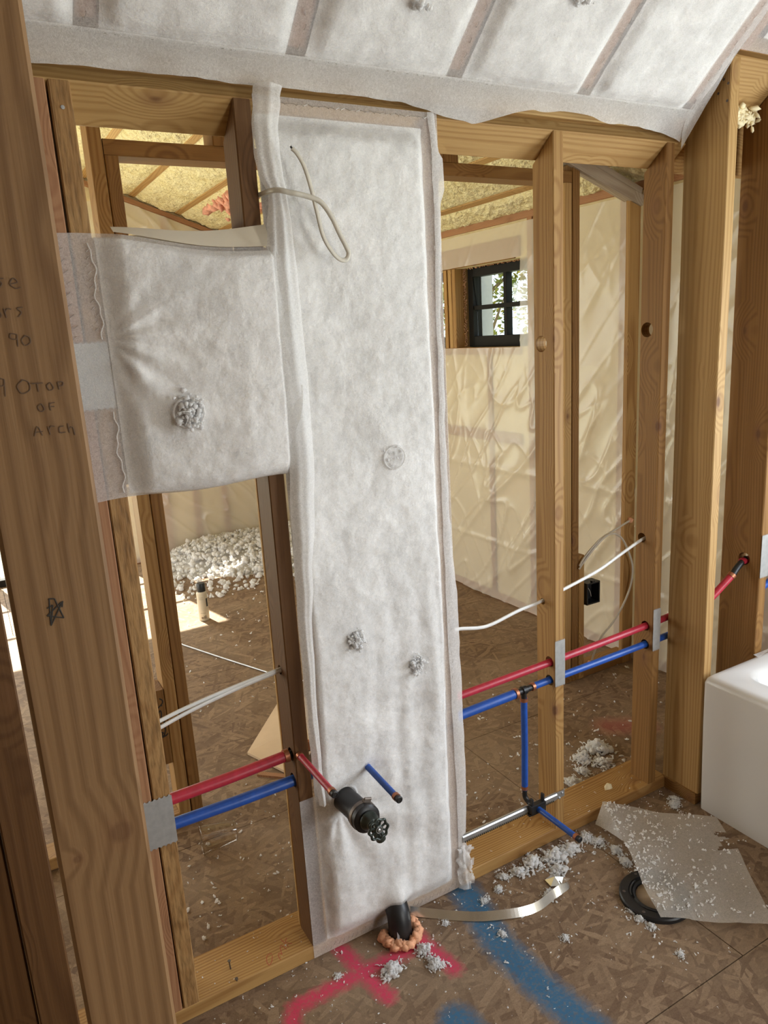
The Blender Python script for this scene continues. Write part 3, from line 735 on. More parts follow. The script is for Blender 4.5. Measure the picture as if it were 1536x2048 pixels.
# left end of the far room, with an opening added for the side fill
wl = empty('wall_left', (-1.65, 3.6, 0), kind='structure')
for a, b, z0, z1 in ((1.68, 2.95, 0, 3.75), (4.85, 5.8, 0, 3.75), (2.95, 4.85, 2.25, 3.75)):
    MB().bbox((-1.80, a, z0), (-1.65, b, z1)).build('cavity_insulation', M['wallfill'], wl)
# near room shell behind the camera
wn = empty('wall_rear', (0.5, -2.2, 0), kind='structure')
for x0, x1, z0, z1 in ((-2.3, 1.65, 0, 3.9), (2.35, 2.75, 0, 3.9), (1.65, 2.35, 2.2, 3.9), (1.65, 2.35, 0, 0.3)):
    MB().bbox((x0, -2.3, z0), (x1, -2.18, z1)).build('sheathing', M['sheathing'], wn)
wn2 = empty('wall_hall', (-2.3, 0, 0), kind='structure')
MB().bbox((-2.42, -2.3, 0), (-2.3, 2.2, 3.9)).build('sheathing', M['sheathing'], wn2)
MB().bbox((-2.42, 2.2, 0), (-1.65, 2.3, 3.9)).build('sheathing', M['sheathing'], wn2)

# ---- near ceiling: netted insulation under sloping rafters
ceil = empty('ceiling', (0.9, 0.7, 2.8), kind='structure')
def cz(y, off=0.0): return 2.075+off+SLOPE*(1.538-y)
RX = [-0.87, -0.48, -0.10, 0.295, 0.686, 1.066, 1.453, 1.833]
YT = -0.35
for x in RX:
    L0 = Vector((x, 1.478, cz(1.478)+0.006)) + snrm*0.075; L1 = Vector((x, YT, cz(YT)+0.006)) + snrm*0.075
    lumber('rafter', ceil, L0, L1, 0.14, 0.040, snrm, 'fir_red')
def sag(x, y):
    """0 at rafters and at the stapled fold, 1 mid-bay"""
    xs = sorted(RX)
    for a, b in zip(xs[:-1], xs[1:]):
        if a <= x <= b:
            u = (x-a)/(b-a); e = min(1.0, max(0.0, (min(u, 1-u)*(b-a)-0.019)/0.035)); e = e*e*(3-2*e)
            break
    else: e = 0.0
    f = min(1.0, max(0.0, (1.487-y)/0.03)); f = f*f*(3-2*f)
    return e*f
def ceil_pt(x, y, lift):
    s = sag(x, y)
    d_ = s*(0.016+0.010*fbm(x, y, 0, 3.0)+0.004*fbm(x, y, 3, 14)) + 0.0012*fbm(x, y, 9, 30)
    p = Vector((x, y, cz(y))) - snrm*(d_ - lift)
    return p
X0c, X1c = -0.87, 1.86
NX, NY = 360, 240
MB().grid(NX, NY, lambda u, v: ceil_pt(X0c+(X1c-X0c)*u, YT+(1.487-YT)*v, 0.0)).build('netting', M['netting'], ceil, smooth=True)
for a, b in zip(RX[:-1], RX[1:]):
    x0, x1 = a+0.021, b-0.021
    MB().grid(40, 120, lambda u, v: ceil_pt(x0+(x1-x0)*u, YT+(1.487-YT)*v, 0.0035)).build('insulation_batt', M['batt'], ceil, smooth=True)
# hanging hem of the ceiling netting below the stapled fold
HEM = [(-0.9, .05), (0.0, .05), (0.20, 0.052), (0.41, 0.048), (0.53, 0.046), (0.63, 0.050), (0.76, 0.045), (0.93, 0.052), (1.02, 0.058), (1.09, 0.070), (1.155, 0.078), (1.22, 0.056), (1.31, 0.036), (1.48, 0.034), (1.655, 0.044), (1.83, 0.064), (1.86, 0.07)]
def hem(x):
    for (a, p), (b, q) in zip(HEM[:-1], HEM[1:]):
        if a <= x <= b: return p+(q-p)*(x-a)/(b-a)
    return HEM[-1][1]
def hem_pt(u, v):
    x = X0c+(X1c-X0c)*u; L = hem(x)*1.18
    p = Vector((x, 1.482, cz(1.482)))-snrm*0.002 + sdir*(L*v)
    p += Vector((0, -0.006*v*v-0.004*v*math.sin(x*31+2*fbm(x, 0, 0, 4)), -0.010*v*v*(1+fbm(x, 0, 2, 6))))
    p += -snrm*(0.002+0.004*v*(1+fbm(x, v, 1, 9)))
    return p
MB().grid(300, 10, hem_pt).build('netting_hem', M['netting_loose'], ceil, smooth=True)
def staple(mb, p, along, nrm, w=0.010):
    p, a, nn = Vector(p), Vector(along).normalized()*w/2, Vector(nrm).normalized()
    mb.tube([p-a-nn*0.0015, p-a+nn*0.001, p+a+nn*0.001, p+a-nn*0.0015], 0.0005, 4, cap=False)
mb = MB(); rr = random.Random(5)
for x in RX[2:]:
    for i in range(46):
        y = 1.47-0.024*i-rr.uniform(0, .006); staple(mb, Vector((x+rr.uniform(-.006, .006), y, cz(y)))-snrm*0.002, sdir+Vector((rr.uniform(-.3, .3), 0, 0)), -snrm)
for i in range(120):
    x = -0.1+1.95*i/120; staple(mb, Vector((x, 1.487, cz(1.487)))-snrm*0.003, (1, rr.uniform(-.5, .5), 0), -snrm)
mb.build('staples', M['staple'], ceil, kind='stuff')
# dimples where the fill tubes went in
for (x, y) in ((0.900, 1.375), (1.275, 1.325)):
    mb = MB(); rr = random.Random(int(x*100))
    for i in range(22): mb.blob(Vector((x+rr.gauss(0, .012), y+rr.gauss(0, .008), cz(y)))-snrm*(0.022+rr.uniform(0, .006)), rr.uniform(.003, .007), rnd=rr)
    mb.build('insulation_tuft', M['fluff'], ceil, smooth=True)
# higher bay over the tub
def tubceil(u, v, lift=0.0):
    x = 1.875+(XR-1.875)*u; y = YT+(1.392-YT)*v
    e = min(1, max(0, (x-1.96)/0.05))*min(1, max(0, (1.375-y)/0.03))
    return Vector((x, y, cz(y, 0.048))) - snrm*(e*(0.018+0.010*fbm(x, y, 0, 4))-lift)
MB().grid(60, 120, tubceil).build('netting', M['netting'], ceil, smooth=True)
MB().grid(40, 90, lambda u, v: tubceil(0.13+0.87*u, v*0.985, 0.005)).build('insulation_batt', M['batt'], ceil, smooth=True)
lumber('rafter', ceil, Vector((1.915, 1.40, cz(1.40, 0.055)))+snrm*0.075, Vector((1.915, YT, cz(YT, 0.055)))+snrm*0.075, 0.14, 0.085, snrm, 'fir_red')
MB().add([(1.862, 1.487, cz(1.487)), (1.862, YT, cz(YT)), (1.876, YT, cz(YT, .048)), (1.876, 1.40, cz(1.40, .048))], [(0, 1, 2, 3)]).build('netting_seam', M['netting_loose'], ceil)
# triangular corner flap hanging beside the corner stud
def flap_pt(u, v):
    a = Vector((1.868, 1.385, 2.262)); b = Vector((1.838, 1.490, 2.112)); c = Vector((1.872, 1.535, 2.035)); d_ = Vector((1.893, 1.395, 2.225))
    p = (a*(1-v)+b*v)*(1-u) + (d_*(1-v)+c*v)*u
    return p + Vector((-0.010*math.sin(u*3.1)*math.sin(v*2.4), 0, 0.003*fbm(u, v, 0, 5)))
MB().grid(14, 24, flap_pt).build('netting_flap', M['netting_loose'], ceil, smooth=True)
# flat lid over the rest of the near room
MB().bbox((-2.42, -2.3, 3.88), (2.75, 1.68, 3.95)).build('roof_deck', M['sheathing'], ceil)
MB().add([(-2.42, 1.6, 2.3), (XR, 1.6, 2.3), (XR, YT-.1, 3.95), (-2.42, YT-.1, 3.95)], [(0, 1, 2, 3)]).build('roof_sheathing', M['sheathing'], ceil)
MB().grid(6, 4, lambda u, v: Vector((-2.42+5.02*u, -2.2+(YT+2.2)*v, cz(YT)+0.01))).build('netting', M['batt'], ceil)

# ---- far ceiling: yellow spray foam between rafters
fc = empty('ceiling_far', (0.9, 3.7, 2.8), kind='structure')
FR = [-1.2, -0.9, -0.6, -0.3, 0.05, 0.36, 0.66, 0.965, 1.27, 1.575, 1.885, 2.165, 2.43, 2.62]
fn = Vector((0.356, 0, 1)).normalized(); fd = Vector((1, 0, -0.356)).normalized()
for x in FR[:-1]:
    p0 = Vector((x, 1.70, foam_z(x)))+fn*0.045; p1 = Vector((x, 5.75, foam_z(x)))+fn*0.045
    lumber('rafter', fc, p0, p1, 0.040, 0.09, fd, 'fir_pale')
edges = [-1.65]+FR
for i, (a, b) in enumerate(zip(edges[:-1], edges[1:])):
    x0, x1 = (a+0.018 if i else a), b-0.018
    if x1-x0 < 0.02: continue
    ny = 170
    def fp(u, v):
        x = x0+(x1-x0)*u; y = 1.70+4.0*v
        e = min(1, min(u, 1-u)*6)
        hgt = e*(0.008+0.010*noise.noise(Vector((x*12, y*9, 0)))+0.020*abs(noise.noise(Vector((x*30, y*24, 4))))+0.010*abs(noise.noise(Vector((x*62, y*52, 8))))) - 0.006
        return Vector((x, y, foam_z(x)))-fn*hgt
    MB().grid(16, ny*2, fp).build('foam_bay', M['foam'], fc, smooth=True)
# torn patch with pink batt showing
mb = MB(); rr = random.Random(21)
for i in range(70):
    x = rr.uniform(1.64, 1.84); y = 4.75+rr.gauss(0, 0.16)
    mb.blob(Vector((x, y, foam_z(x)))-fn*rr.uniform(0.0, 0.018), rr.uniform(0.02, 0.045), sq=(1, 1.5, 0.5), rnd=rr)
mb.build('pink_batt', M['pink_fibre'], fc, smooth=True)
MB().bbox((-1.8, 1.66, 3.98), (XR+0.15, 5.8, 4.0)).build('roof_deck', M['sheathing'], fc)
mb = MB(); mb.add([(-1.8, 1.66, foam_z(-1.8)+0.11), (XR+0.15, 1.66, foam_z(XR+0.15)+0.11), (XR+0.15, 5.8, foam_z(XR+0.15)+0.11), (-1.8, 5.8, foam_z(-1.8)+0.11)], [(0, 1, 2, 3)])
mb.build('roof_sheathing', M['sheathing'], fc)

# =================================================================== THINGS
# ---- near framing at the left edge of the view: a jamb stud of the cross wall
jw = empty('wall_side', (-0.1, 1.0, 0), kind='structure')
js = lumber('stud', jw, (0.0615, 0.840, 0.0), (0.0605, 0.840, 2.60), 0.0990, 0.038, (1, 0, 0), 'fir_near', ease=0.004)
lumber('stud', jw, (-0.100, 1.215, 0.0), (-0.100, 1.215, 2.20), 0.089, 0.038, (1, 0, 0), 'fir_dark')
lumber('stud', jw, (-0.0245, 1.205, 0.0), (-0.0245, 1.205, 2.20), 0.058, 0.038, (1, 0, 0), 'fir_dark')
fr = ((0, 0.8206, 0), (1, 0, 0), (0, 0, 1))
strokes('marker_star', js, [[(0.0445, 1.320), (0.0505, 1.3225)], [(0.0505, 1.3225), (0.0455, 1.3005)], [(0.0455, 1.3005), (0.0605, 1.3245)], [(0.0605, 1.3245), (0.0435, 1.3120)],
    [(0.0435, 1.3120), (0.0590, 1.3060)], [(0.0590, 1.3060), (0.0530, 1.3290)], [(0.0530, 1.3290), (0.0480, 1.3300)], [(0.0480, 1.3300), (0.0455, 1.3005)], [(0.0590, 1.3180), (0.0605, 1.3245)]], fr, M['ink_black'], 0.0008)
def letters(base, s, glyphs):
    out = []
    for (gx, gl) in glyphs:
        for ln in gl: out.append([(base[0]+(gx+u)*s, base[1]+v*s-0.02*0) for u, v in ln])
    return out
A_o = [[(.5, .8), (.1, .5), (.3, .0), (.7, .2), (.5, .8)]]
A_i = [[(.2, .7), (.25, 0)]]
A_s = [[(.7, .9), (.2, .8), (.5, .45), (.2, .05)]]
A_e = [[(.1, .4), (.7, .55), (.4, .9), (.05, .4), (.5, .0), (.9, .1)]]
A_r = [[(.1, .8), (.2, .0)], [(.15, .5), (.4, .8), (.7, .75)]]
A_9 = [[(.7, 1.0), (.2, 1.1), (.1, .7), (.6, .6), (.7, 1.0), (.6, -.1)]]
A_0 = [[(.5, .9), (.1, .5), (.3, .0), (.8, .2), (.8, .7), (.4, .9)]]
A_T = [[(-.15, .82), (.95, .82)], [(.4, .82), (.4, -.05)]]
A_p = [[(.1, .8), (.15, 0)], [(.1, .8), (.6, .75), (.5, .4), (.15, .4)]]
A_f = [[(.7, .8), (.2, .7), (.2, 0)], [(.2, .4), (.6, .4)]]
A_A = [[(0, 0), (.4, .9), (.7, 0)], [(.1, .35), (.8, .4)]]
A_c = [[(.6, .7), (.2, .6), (.2, .1), (.7, .1)]]
A_h = [[(.1, .9), (.15, 0)], [(.15, .4), (.5, .5), (.6, -.3)]]
A_t = [[(.3, .9), (.3, .0), (.6, .1)], [(0, .6), (.7, .6)]]
A_d = [[(.6, .3), (.2, .4), (.2, .05), (.6, .1), (.65, 1.0)]]
A_n = [[(.1, .6), (.15, 0)], [(.15, .4), (.5, .6), (.6, 0)]]
wr_ = []
wr_ += letters((0.0225, 1.6425), 0.0105, [(0, A_n), (1.0, A_o), (2.0, A_i), (2.5, A_s), (3.6, A_e)])
wr_ += letters((0.0205, 1.6155), 0.0105, [(0, A_d), (1.0, A_o), (2.0, A_o), (2.9, A_r), (3.9, A_s)])
wr_ += letters((0.0240, 1.5890), 0.0105, [(0, A_t), (0.9, A_o), (2.7, A_9), (3.6, A_0)])
wr_ += letters((0.0312, 1.5430), 0.0150, [(0, A_9), (1.3, A_0)])
wr_ += letters((0.0665, 1.5440), 0.0095, [(0, A_T), (1.2, A_o), (2.3, A_p)])
wr_ += letters((0.0665, 1.5240), 0.0095, [(0, A_o), (1.1, A_f)])
wr_ += letters((0.0600, 1.5000), 0.0105, [(0, A_A), (1.2, A_r), (2.1, A_c), (3.0, A_h)])
strokes('pencil_note', js, wr_, fr, M['ink_pencil'], 0.0006)

# ---- main insulation panel
XA, XB = 0.566, 1.050
ins = empty('netted_insulation', (0.81, YF, 0), label='tall white netted insulation panel filling the stud bay from floor to top plate', cat='insulation')
TUB = [(0.865, 1.296, -0.004), (0.731, 0.868, 0.008), (0.902, 0.758, 0.008), (0.752, 0.505, 0.010), (0.680, 0.449, 0.014), (0.802, 0.102, -0.030)]
def main_y(x, z):
    zt = 2.06
    a = min(1, max(0, (x-0.606)/0.030)); b = min(1, max(0, (1.011-x)/0.032)); c = min(1, max(0, (zt-0.035-z)/0.05)); d_ = min(1, max(0, (z-0.022)/0.07))
    sm = lambda q: q*q*(3-2*q)
    e = sm(a)*sm(b)*sm(c)*sm(d_)
    bul = 0.026+0.012*math.sin(math.pi*min(1, max(0, (z-0.05)/2.0)))
    w = 0.010*fbm(x, 0, z, 3.2) + 0.0024*fbm(x, 1, z, 12) + 0.0012*fbm(x, 3, z, 40)
    # soft vertical drapes low down, and creases fanning from the pipes
    low = max(0, min(1, (1.15-z)/0.5))
    w += low*0.0035*math.sin(x*95+4*fbm(x, 0, z*0.35, 4))*max(0, (x-0.70)/0.3)
    if z < 0.42:
        dx, dz = x-0.66, z-0.42
        ang = math.atan2(dz, dx); rr_ = math.hypot(dx, dz)
        w += 0.006*math.sin(ang*11)*min(1, rr_/0.1)*max(0, 1-rr_/0.42)
    y = YF-0.002 - e*(bul+w)
    for tx, tz, amt in TUB:
        q = ((x-tx)**2+(z-tz)**2)/(0.035**2)
        if q < 9: y += max(e, 0.5)*amt*math.exp(-q*(1.4 if amt > -0.02 else 0.8))
    return y
def zfloor(x): return 0.004
mb = MB().grid(130, 460, lambda u, v: Vector((XA+(XB-XA)*u, main_y(XA+(XB-XA)*u, zfloor(0)+2.056*v), zfloor(0)+2.056*v)), skip=lambda u, v: u < 0.085 and v > 0.225)
mb.build('netting', M['netting_wall'], ins, smooth=True)
MB().grid(100, 400, lambda u, v: Vector((0.609+0.399*u+0.004*fbm(u, v, 3, 25)*(1 if abs(u-.5) > .45 else 0), main_y(0.609+0.399*u, 0.026+2.000*v)+0.0042, 0.026+2.000*v))).build('batt', M['batt'], ins, smooth=True)
# left edge flap that hangs loose over the dark stud
FL = [(2.070, .600, .662), (2.050, .594, .652), (1.985, .584, .640), (1.94, .583, .641), (1.905, .589, .643), (1.866, .611, .648), (1.80, .598, .652), (1.70, .587, .657), (1.60, .586, .659), (1.50, .590, .661), (1.40, .599, .661), (1.30, .600, .660), (1.20, .594, .652), (1.05, .590, .634), (.90, .587, .622), (.70, .585, .617), (.58, .590, .617), (.47, .600, .620)]
def lerp_tab(tab, z):
    for (a, *p), (b, *q) in zip(tab[:-1], tab[1:]):
        if b <= z <= a:
            t_ = (z-a)/(b-a) if a != b else 0; t_ = t_*t_*(3-2*t_)
            return [i+(j-i)*t_ for i, j in zip(p, q)]
    return tab[-1][1:] if z < tab[-1][0] else tab[0][1:]
def flap(u, v):
    z = 2.070-(2.070-0.47)*v
    xl, xr = lerp_tab(FL, z)
    x = xl+(xr-xl)*u
    pinch = math.exp(-((z-1.866)/0.03)**2)
    y = 1.493 - 0.016*math.sin(u*math.pi*0.95)*(1-0.6*pinch) + 0.006*u + 0.004*fbm(x, 0, z, 9) + 0.012*pinch*(1-u)
    y -= 0.004*math.sin(u*16+z*3)*(0.3+0.7*max(0, 1-abs(z-1.78)/0.25))
    if z < 0.62: y += 0.02*(0.62-z)/0.15*0.3
    if z > 2.03: y += (z-2.03)*0.3
    return Vector((x, y, z))
MB().grid(16, 150, flap).build('netting_flap', M['netting_loose'], ins, smooth=True)
# rolled right edge hem
RH = [(2.06, 1.046, 1.022), (1.985, 1.052, 1.028), (1.965, 1.066, 1.03), (1.90, 1.068, 1.03), (1.86, 1.054, 1.03), (1.60, 1.046, 1.025), (1.25, 1.046, 1.02), (1.0, 1.052, 1.02), (.88, 1.062, 1.02), (.6, 1.066, 1.025), (.3, 1.068, 1.03), (.15, 1.062, 1.03), (.07, 1.075, 1.03), (.05, 1.060, 1.03)]
def rhem(u, v):
    z = 2.06-2.01*v; xo, xi = lerp_tab(RH, z); x = xi+(xo-xi)*u
    return Vector((x, YF-0.006-0.006*math.sin(u*2.8)+0.004*fbm(x, 1, z, 12)+0.010*u, z))
MB().grid(8, 150, rhem).build('netting_hem', M['netting_loose'], ins, smooth=True)
mb = MB(); rr = random.Random(9)
for i in range(58): staple(mb, (1.026+rr.uniform(-.004, .004), YF-0.012, 2.0-1.35*i/58), (0.2, 0, 1), (0, -1, 0))
for i in range(30): staple(mb, (0.66+0.37*i/30, YF-0.004, 2.048), (1, 0, rr.uniform(-.5, .5)), (0, -1, 0))
for i in range(34): staple(mb, (0.60+0.44*i/34, YF-0.006, 0.022+rr.uniform(-.006, .006)), (0.6, 0, 1), (0, -1, 0))
mb.build('staples', M['staple'], ins, kind='stuff')
def tuft(parent, x, y, z, r, seed, n=110, sq=0.6):
    mb = MB(); rr = random.Random(seed)
    for i in range(n): mb.blob((x+rr.gauss(0, r*.42), y+rr.gauss(0, r*.3)*sq, z+rr.gauss(0, r*.5)), r*rr.uniform(.08, .24), jit=.4, rnd=rr)
    for i in range(2):
        a = rr.uniform(0, 6.28); p = Vector((x, y-r*.3, z)); q = p+Vector((math.cos(a), -0.3, math.sin(a)))*r*1.1
        mb.tube(smooth_path([p, (p+q)/2+Vector((0, -0.004, 0.004)), q], 3), r*0.022, 4)
    return mb.build('insulation_tuft', M['fluff'], parent, smooth=True)
for k, (x, z, r, dy) in enumerate(((0.865, 1.296, 0.026, 0.014), (0.731, 0.868, 0.023, -0.006), (0.902, 0.758, 0.021, -0.008))):
    tuft(ins, x, main_y(x, z)+dy-0.004, z, r, 40+k, sq=0.5)
    MB().torus((x, main_y(x, z)-0.001, z), (0.1, 1, 0.05), r*1.05, 0.0022, 26, 6).build('hole_rim', M['netting_loose'], ins, smooth=True)
# crumpled torn corner low on the right
def torn(u, v):
    p = Vector((1.020+0.055*u, YF-0.012-0.02*math.sin(u*3)*(1-v), 0.012+0.13*v))
    return p+Vector((0.010*fbm(u, v, 1, 4), 0.012*fbm(u, v, 2, 5), 0.006*fbm(u, v, 7, 4)))
MB().grid(14, 24, torn, skip=lambda u, v: u > 0.55+0.45*abs(math.sin(v*9)) ).build('torn_netting', M['netting_loose'], ins, smooth=True)

# ---- second insulation batt, left bay
b2 = empty('netted_insulation', (0.40, YF, 1.285), label='white netted insulation block stapled across the left stud bay at eye height', cat='insulation')
ZB, ZT2 = 1.286, 1.785
def b2_edge(u):  # top edge z by u
    return 1.792-0.030*u+0.006*math.sin(u*7)
def b2_pt(u, v, lift=0.0):
    x = 0.190+0.428*u; z0 = ZB+0.004*math.sin(u*9); z1 = b2_edge(u)
    z = z0+(z1-z0)*v
    sm = lambda q: q*q*(3-2*q)
    e = sm(min(1, max(0, (x-0.266)/0.05)))*sm(min(1, max(0, (0.618-x)/0.022)))
    bot = min(1, v/0.10); top = min(1, (1-v)/0.05)
    prof = math.sqrt(max(0, 1-(1-bot)**2))*(0.55+0.45*sm(top))
    bul = 0.024+0.036*min(1, max(0, (x-0.27)/0.25))
    w = 0.006*fbm(x, 0, z, 4)+0.0018*fbm(x, 2, z, 14)+0.0012*fbm(x, 5, z, 40)
    # folds running from the left strap
    dx, dz = x-0.262, z-1.60
    rr_ = math.hypot(dx, dz)
    ang = math.atan2(dz, dx)
    w += 0.0045*math.sin(ang*13+1)*math.exp(-((rr_-0.07)/0.09)**2)*(1 if ang < 0.5 else 0.4)
    q = ((x-0.397)**2+(z-1.449)**2)/0.035**2
    if q < 9: w += 0.006*math.exp(-q)
    y = YF-0.003-e*prof*(bul+w)+lift
    return Vector((x, y, z))
MB().grid(120, 130, b2_pt).build('netting', M['netting'], b2, smooth=True)
MB().grid(90, 110, lambda u, v: b2_pt(0.185+0.805*u, 0.01+0.975*v, 0.0042)).build('batt', M['batt'], b2, smooth=True)
# under-roll of the netting at the bottom, back to the stud line
MB().grid(40, 10, lambda u, v: Vector((0.266+0.348*u, YF-0.003+0.09*v-(0.02 if v == 0 else 0)*0, ZB+0.004*math.sin((0.18+0.82*u)*9)+0.004*v))).build('netting_fold', M['netting_loose'], b2, smooth=True)
# kraft backing sheet standing up behind it
MB().add([(0.269, 1.622, 1.30), (0.566, 1.622, 1.30), (0.566, 1.622, 1.816), (0.269, 1.622, 1.795), (0.269, 1.6235, 1.30), (0.566, 1.6235, 1.30), (0.566, 1.6235, 1.816), (0.269, 1.6235, 1.795)],
         [(0, 1, 2, 3), (7, 6, 5, 4), (3, 2, 6, 7), (1, 5, 6, 2), (0, 3, 7, 4), (0, 4, 5, 1)]).build('backing_sheet', M['kraft'], b2)
MB().grid(20, 8, lambda u, v: Vector((0.30+0.31*u, YF-0.004-0.022*(1-v), b2_edge((0.11+0.428*0+0.31*u)/0.428)+0.002+(0.012+0.034*u)*v))).build('backing_flap', M['kraft'], b2)
# flap twisted at the right end
def b2flap(u, v):
    z = 1.768-0.46*v
    mid = math.sin(v*math.pi)
    xl = 0.600+0.004*math.sin(v*5); xr = 0.603+0.030*mid+0.010*math.sin(v*12)
    return Vector((xl+(xr-xl)*u, 1.494-0.020*u*mid-0.006*math.sin(v*18)*u-0.004, z))
MB().grid(8, 60, b2flap, skip=lambda u, v: 0.40 < v < 0.62 and u > 0.5).build('netting_flap', M['netting_loose'], b2, smooth=True)
tuft(b2, 0.397, b2_pt(0.484, 0.32).y-0.004, 1.449, 0.028, 77, n=150, sq=0.7)
MB().torus((0.394, b2_pt(0.484, 0.32).y-0.002, 1.449), (0.15, 1, 0.05), 0.030, 0.0022, 26, 6).build('hole_rim', M['netting_loose'], b2, smooth=True)
def seamridge(z0, z1, ph):
    pts = [(0.259+0.0035*math.sin(z*70+ph)+0.002*math.sin(z*190), YF-0.0065, z) for z in [z0+(z1-z0)*i/26 for i in range(27)]]
    return pts
for z0, z1, ph in ((1.600, 1.775, 0), (1.300, 1.462, 2)):
    MB().tube(seamridge(z0, z1, ph), 0.0013, 5).build('seam_ridge', M['netting_loose'], b2, smooth=True)
mb = MB(); rr = random.Random(31)
for i in range(9): staple(mb, (0.212+rr.uniform(-.004, .004), YF-0.0045, 1.765-0.02*i), (0.8, 0, 0.5), (0, -1, 0), 0.009)
for i in range(12): staple(mb, (0.252+rr.uniform(-.003, .003), YF-0.0045, 1.762-0.013*i), (0.7, 0, 0.6), (0, -1, 0), 0.008)
for i in range(9): staple(mb, (0.609, 1.489, 1.72-0.016*i), (0.8, -.3, -0.2), (0, -1, 0), 0.008)
for i in range(7): staple(mb, (0.611, 1.489, 1.46-0.016*i), (0.8, -.3, 0.2), (0, -1, 0), 0.008)
mb.build('staples', M['staple'], b2, kind='stuff')

# ---- cables
def cable(name, pts, r, mat, label, flat=(1, 1), ends=(), group=None, n=8, up=(0, 0, 1)):
    o = MB().tube(smooth_path(pts, n), r, 10, flat=flat, up=up)
    c = o.build(name, M[mat], None, smooth=True, label=label, cat='cable', group=group)
    for e in ends:
        MB().tube(e, r*0.5, 8).build('bare_core', M['cable_core'], c)
    return c
cable('electrical_cable', [(0.606, 1.545, 1.872), (0.612, 1.472, 1.869), (0.640, 1.455, 1.862), (0.668, 1.452, 1.857), (0.700, 1.450, 1.846), (0.724, 1.452, 1.818), (0.742, 1.458, 1.788), (0.758, 1.462, 1.762), (0.764, 1.464, 1.748), (0.757, 1.464, 1.736), (0.741, 1.462, 1.737), (0.722, 1.458, 1.752), (0.703, 1.455, 1.782), (0.692, 1.454, 1.830), (0.684, 1.455, 1.872), (0.673, 1.456, 1.912), (0.660, 1.458, 1.936), (0.651, 1.460, 1.945)],
      0.0042, 'cable', 'beige electrical cable looped out of the white insulation panel near its top', flat=(1.25, 0.75), ends=[[(0.651, 1.460, 1.945), (0.6485, 1.460, 1.949)]])
cable('electrical_cable', [(0.24, 1.575, 0.762), (0.272, 1.578, 0.768), (0.34, 1.58, 0.781), (0.44, 1.582, 0.795), (0.54, 1.585, 0.804), (0.62, 1.588, 0.810)], 0.0072, 'cable_white', 'white flat electrical cable spanning the left bay above the red pipe, upper of two', flat=(1.25, .55), up=(0, -1, 1))
cable('electrical_cable', [(0.24, 1.570, 0.748), (0.272, 1.573, 0.755), (0.34, 1.578, 0.770), (0.44, 1.582, 0.787), (0.54, 1.585, 0.799), (0.62, 1.588, 0.805)], 0.0072, 'cable_white', 'white flat electrical cable spanning the left bay above the red pipe, lower of two', flat=(1.25, .55), up=(0, -1, 1))
cable('electrical_cable', [(1.03, 1.58, 0.783), (1.091, 1.58, 0.778), (1.16, 1.58, 0.764), (1.21, 1.582, 0.763), (1.307, 1.586, 0.778), (1.392, 1.59, 0.784), (1.47, 1.59, 0.799), (1.62, 1.59, 0.830), (1.72, 1.592, 0.862), (1.819, 1.592, 0.894), (1.90, 1.592, 0.905)], 0.0045, 'cable_white', 'white electrical cable passing through the two bare studs right of the panel', flat=(1.2, .8))
fcab = cable('electrical_cable', [(2.23, 2.292, 0.545), (2.252, 2.290, 0.574), (2.30, 2.285, 0.618), (2.36, 2.285, 0.652), (2.43, 2.288, 0.670), (2.50, 2.290, 0.688), (2.540, 2.296, 0.696), (2.546, 2.31, 0.697)], 0.0045, 'cable', 'beige electrical cable entering a foamed hole in the far corner stud')
cable('electrical_cable', [(2.23, 2.294, 0.530), (2.252, 2.288, 0.560), (2.31, 2.280, 0.618), (2.37, 2.278, 0.655), (2.42, 2.276, 0.660), (2.47, 2.276, 0.630), (2.515, 2.277, 0.560), (2.548, 2.28, 0.475), (2.540, 2.284, 0.385), (2.495, 2.286, 0.300), (2.43, 2.290, 0.225), (2.36, 2.296, 0.165), (2.325, 2.31, 0.06)], 0.0045, 'cable', 'beige electrical cable arching over and dropping to the plate beyond the red pipe')
MB().blob((2.543, 2.300, 0.697), 0.016, sq=(1, .6, 1)).build('foam_plug', M['spray_foam_peach'], wp, smooth=True)
MB().blob((2.322, 2.312, 0.046), 0.020, sq=(1.2, 1, .6)).build('foam_plug', M['spray_foam_peach'], wp, smooth=True)

# ---- junction box
jb = empty('junction_box', (2.312, 2.32, 0.355), label='black plastic outlet box nailed to the short post beyond the pipes', cat='outlet box')
mb = MB()
for a, b in (((2.274, 2.288, 0.352), (2.352, 2.340, 0.358)), ((2.274, 2.288, 0.447), (2.352, 2.340, 0.453)), ((2.274, 2.288, 0.358), (2.280, 2.340, 0.447)), ((2.346, 2.288, 0.358), (2.352, 2.340, 0.447)), ((2.280, 2.334, 0.358), (2.346, 2.340, 0.447))): mb.bbox(a, b)
mb.build('body', M['box_black'], jb)
MB().bbox((2.305, 2.288, 0.453), (2.322, 2.300, 0.460)).build('tab', M['box_black'], jb)
MB().tube(smooth_path([(2.29, 2.30, 0.43), (2.30, 2.296, 0.41), (2.31, 2.300, 0.385)], 4), 0.0012, 5).build('wire', M['cable'], jb)

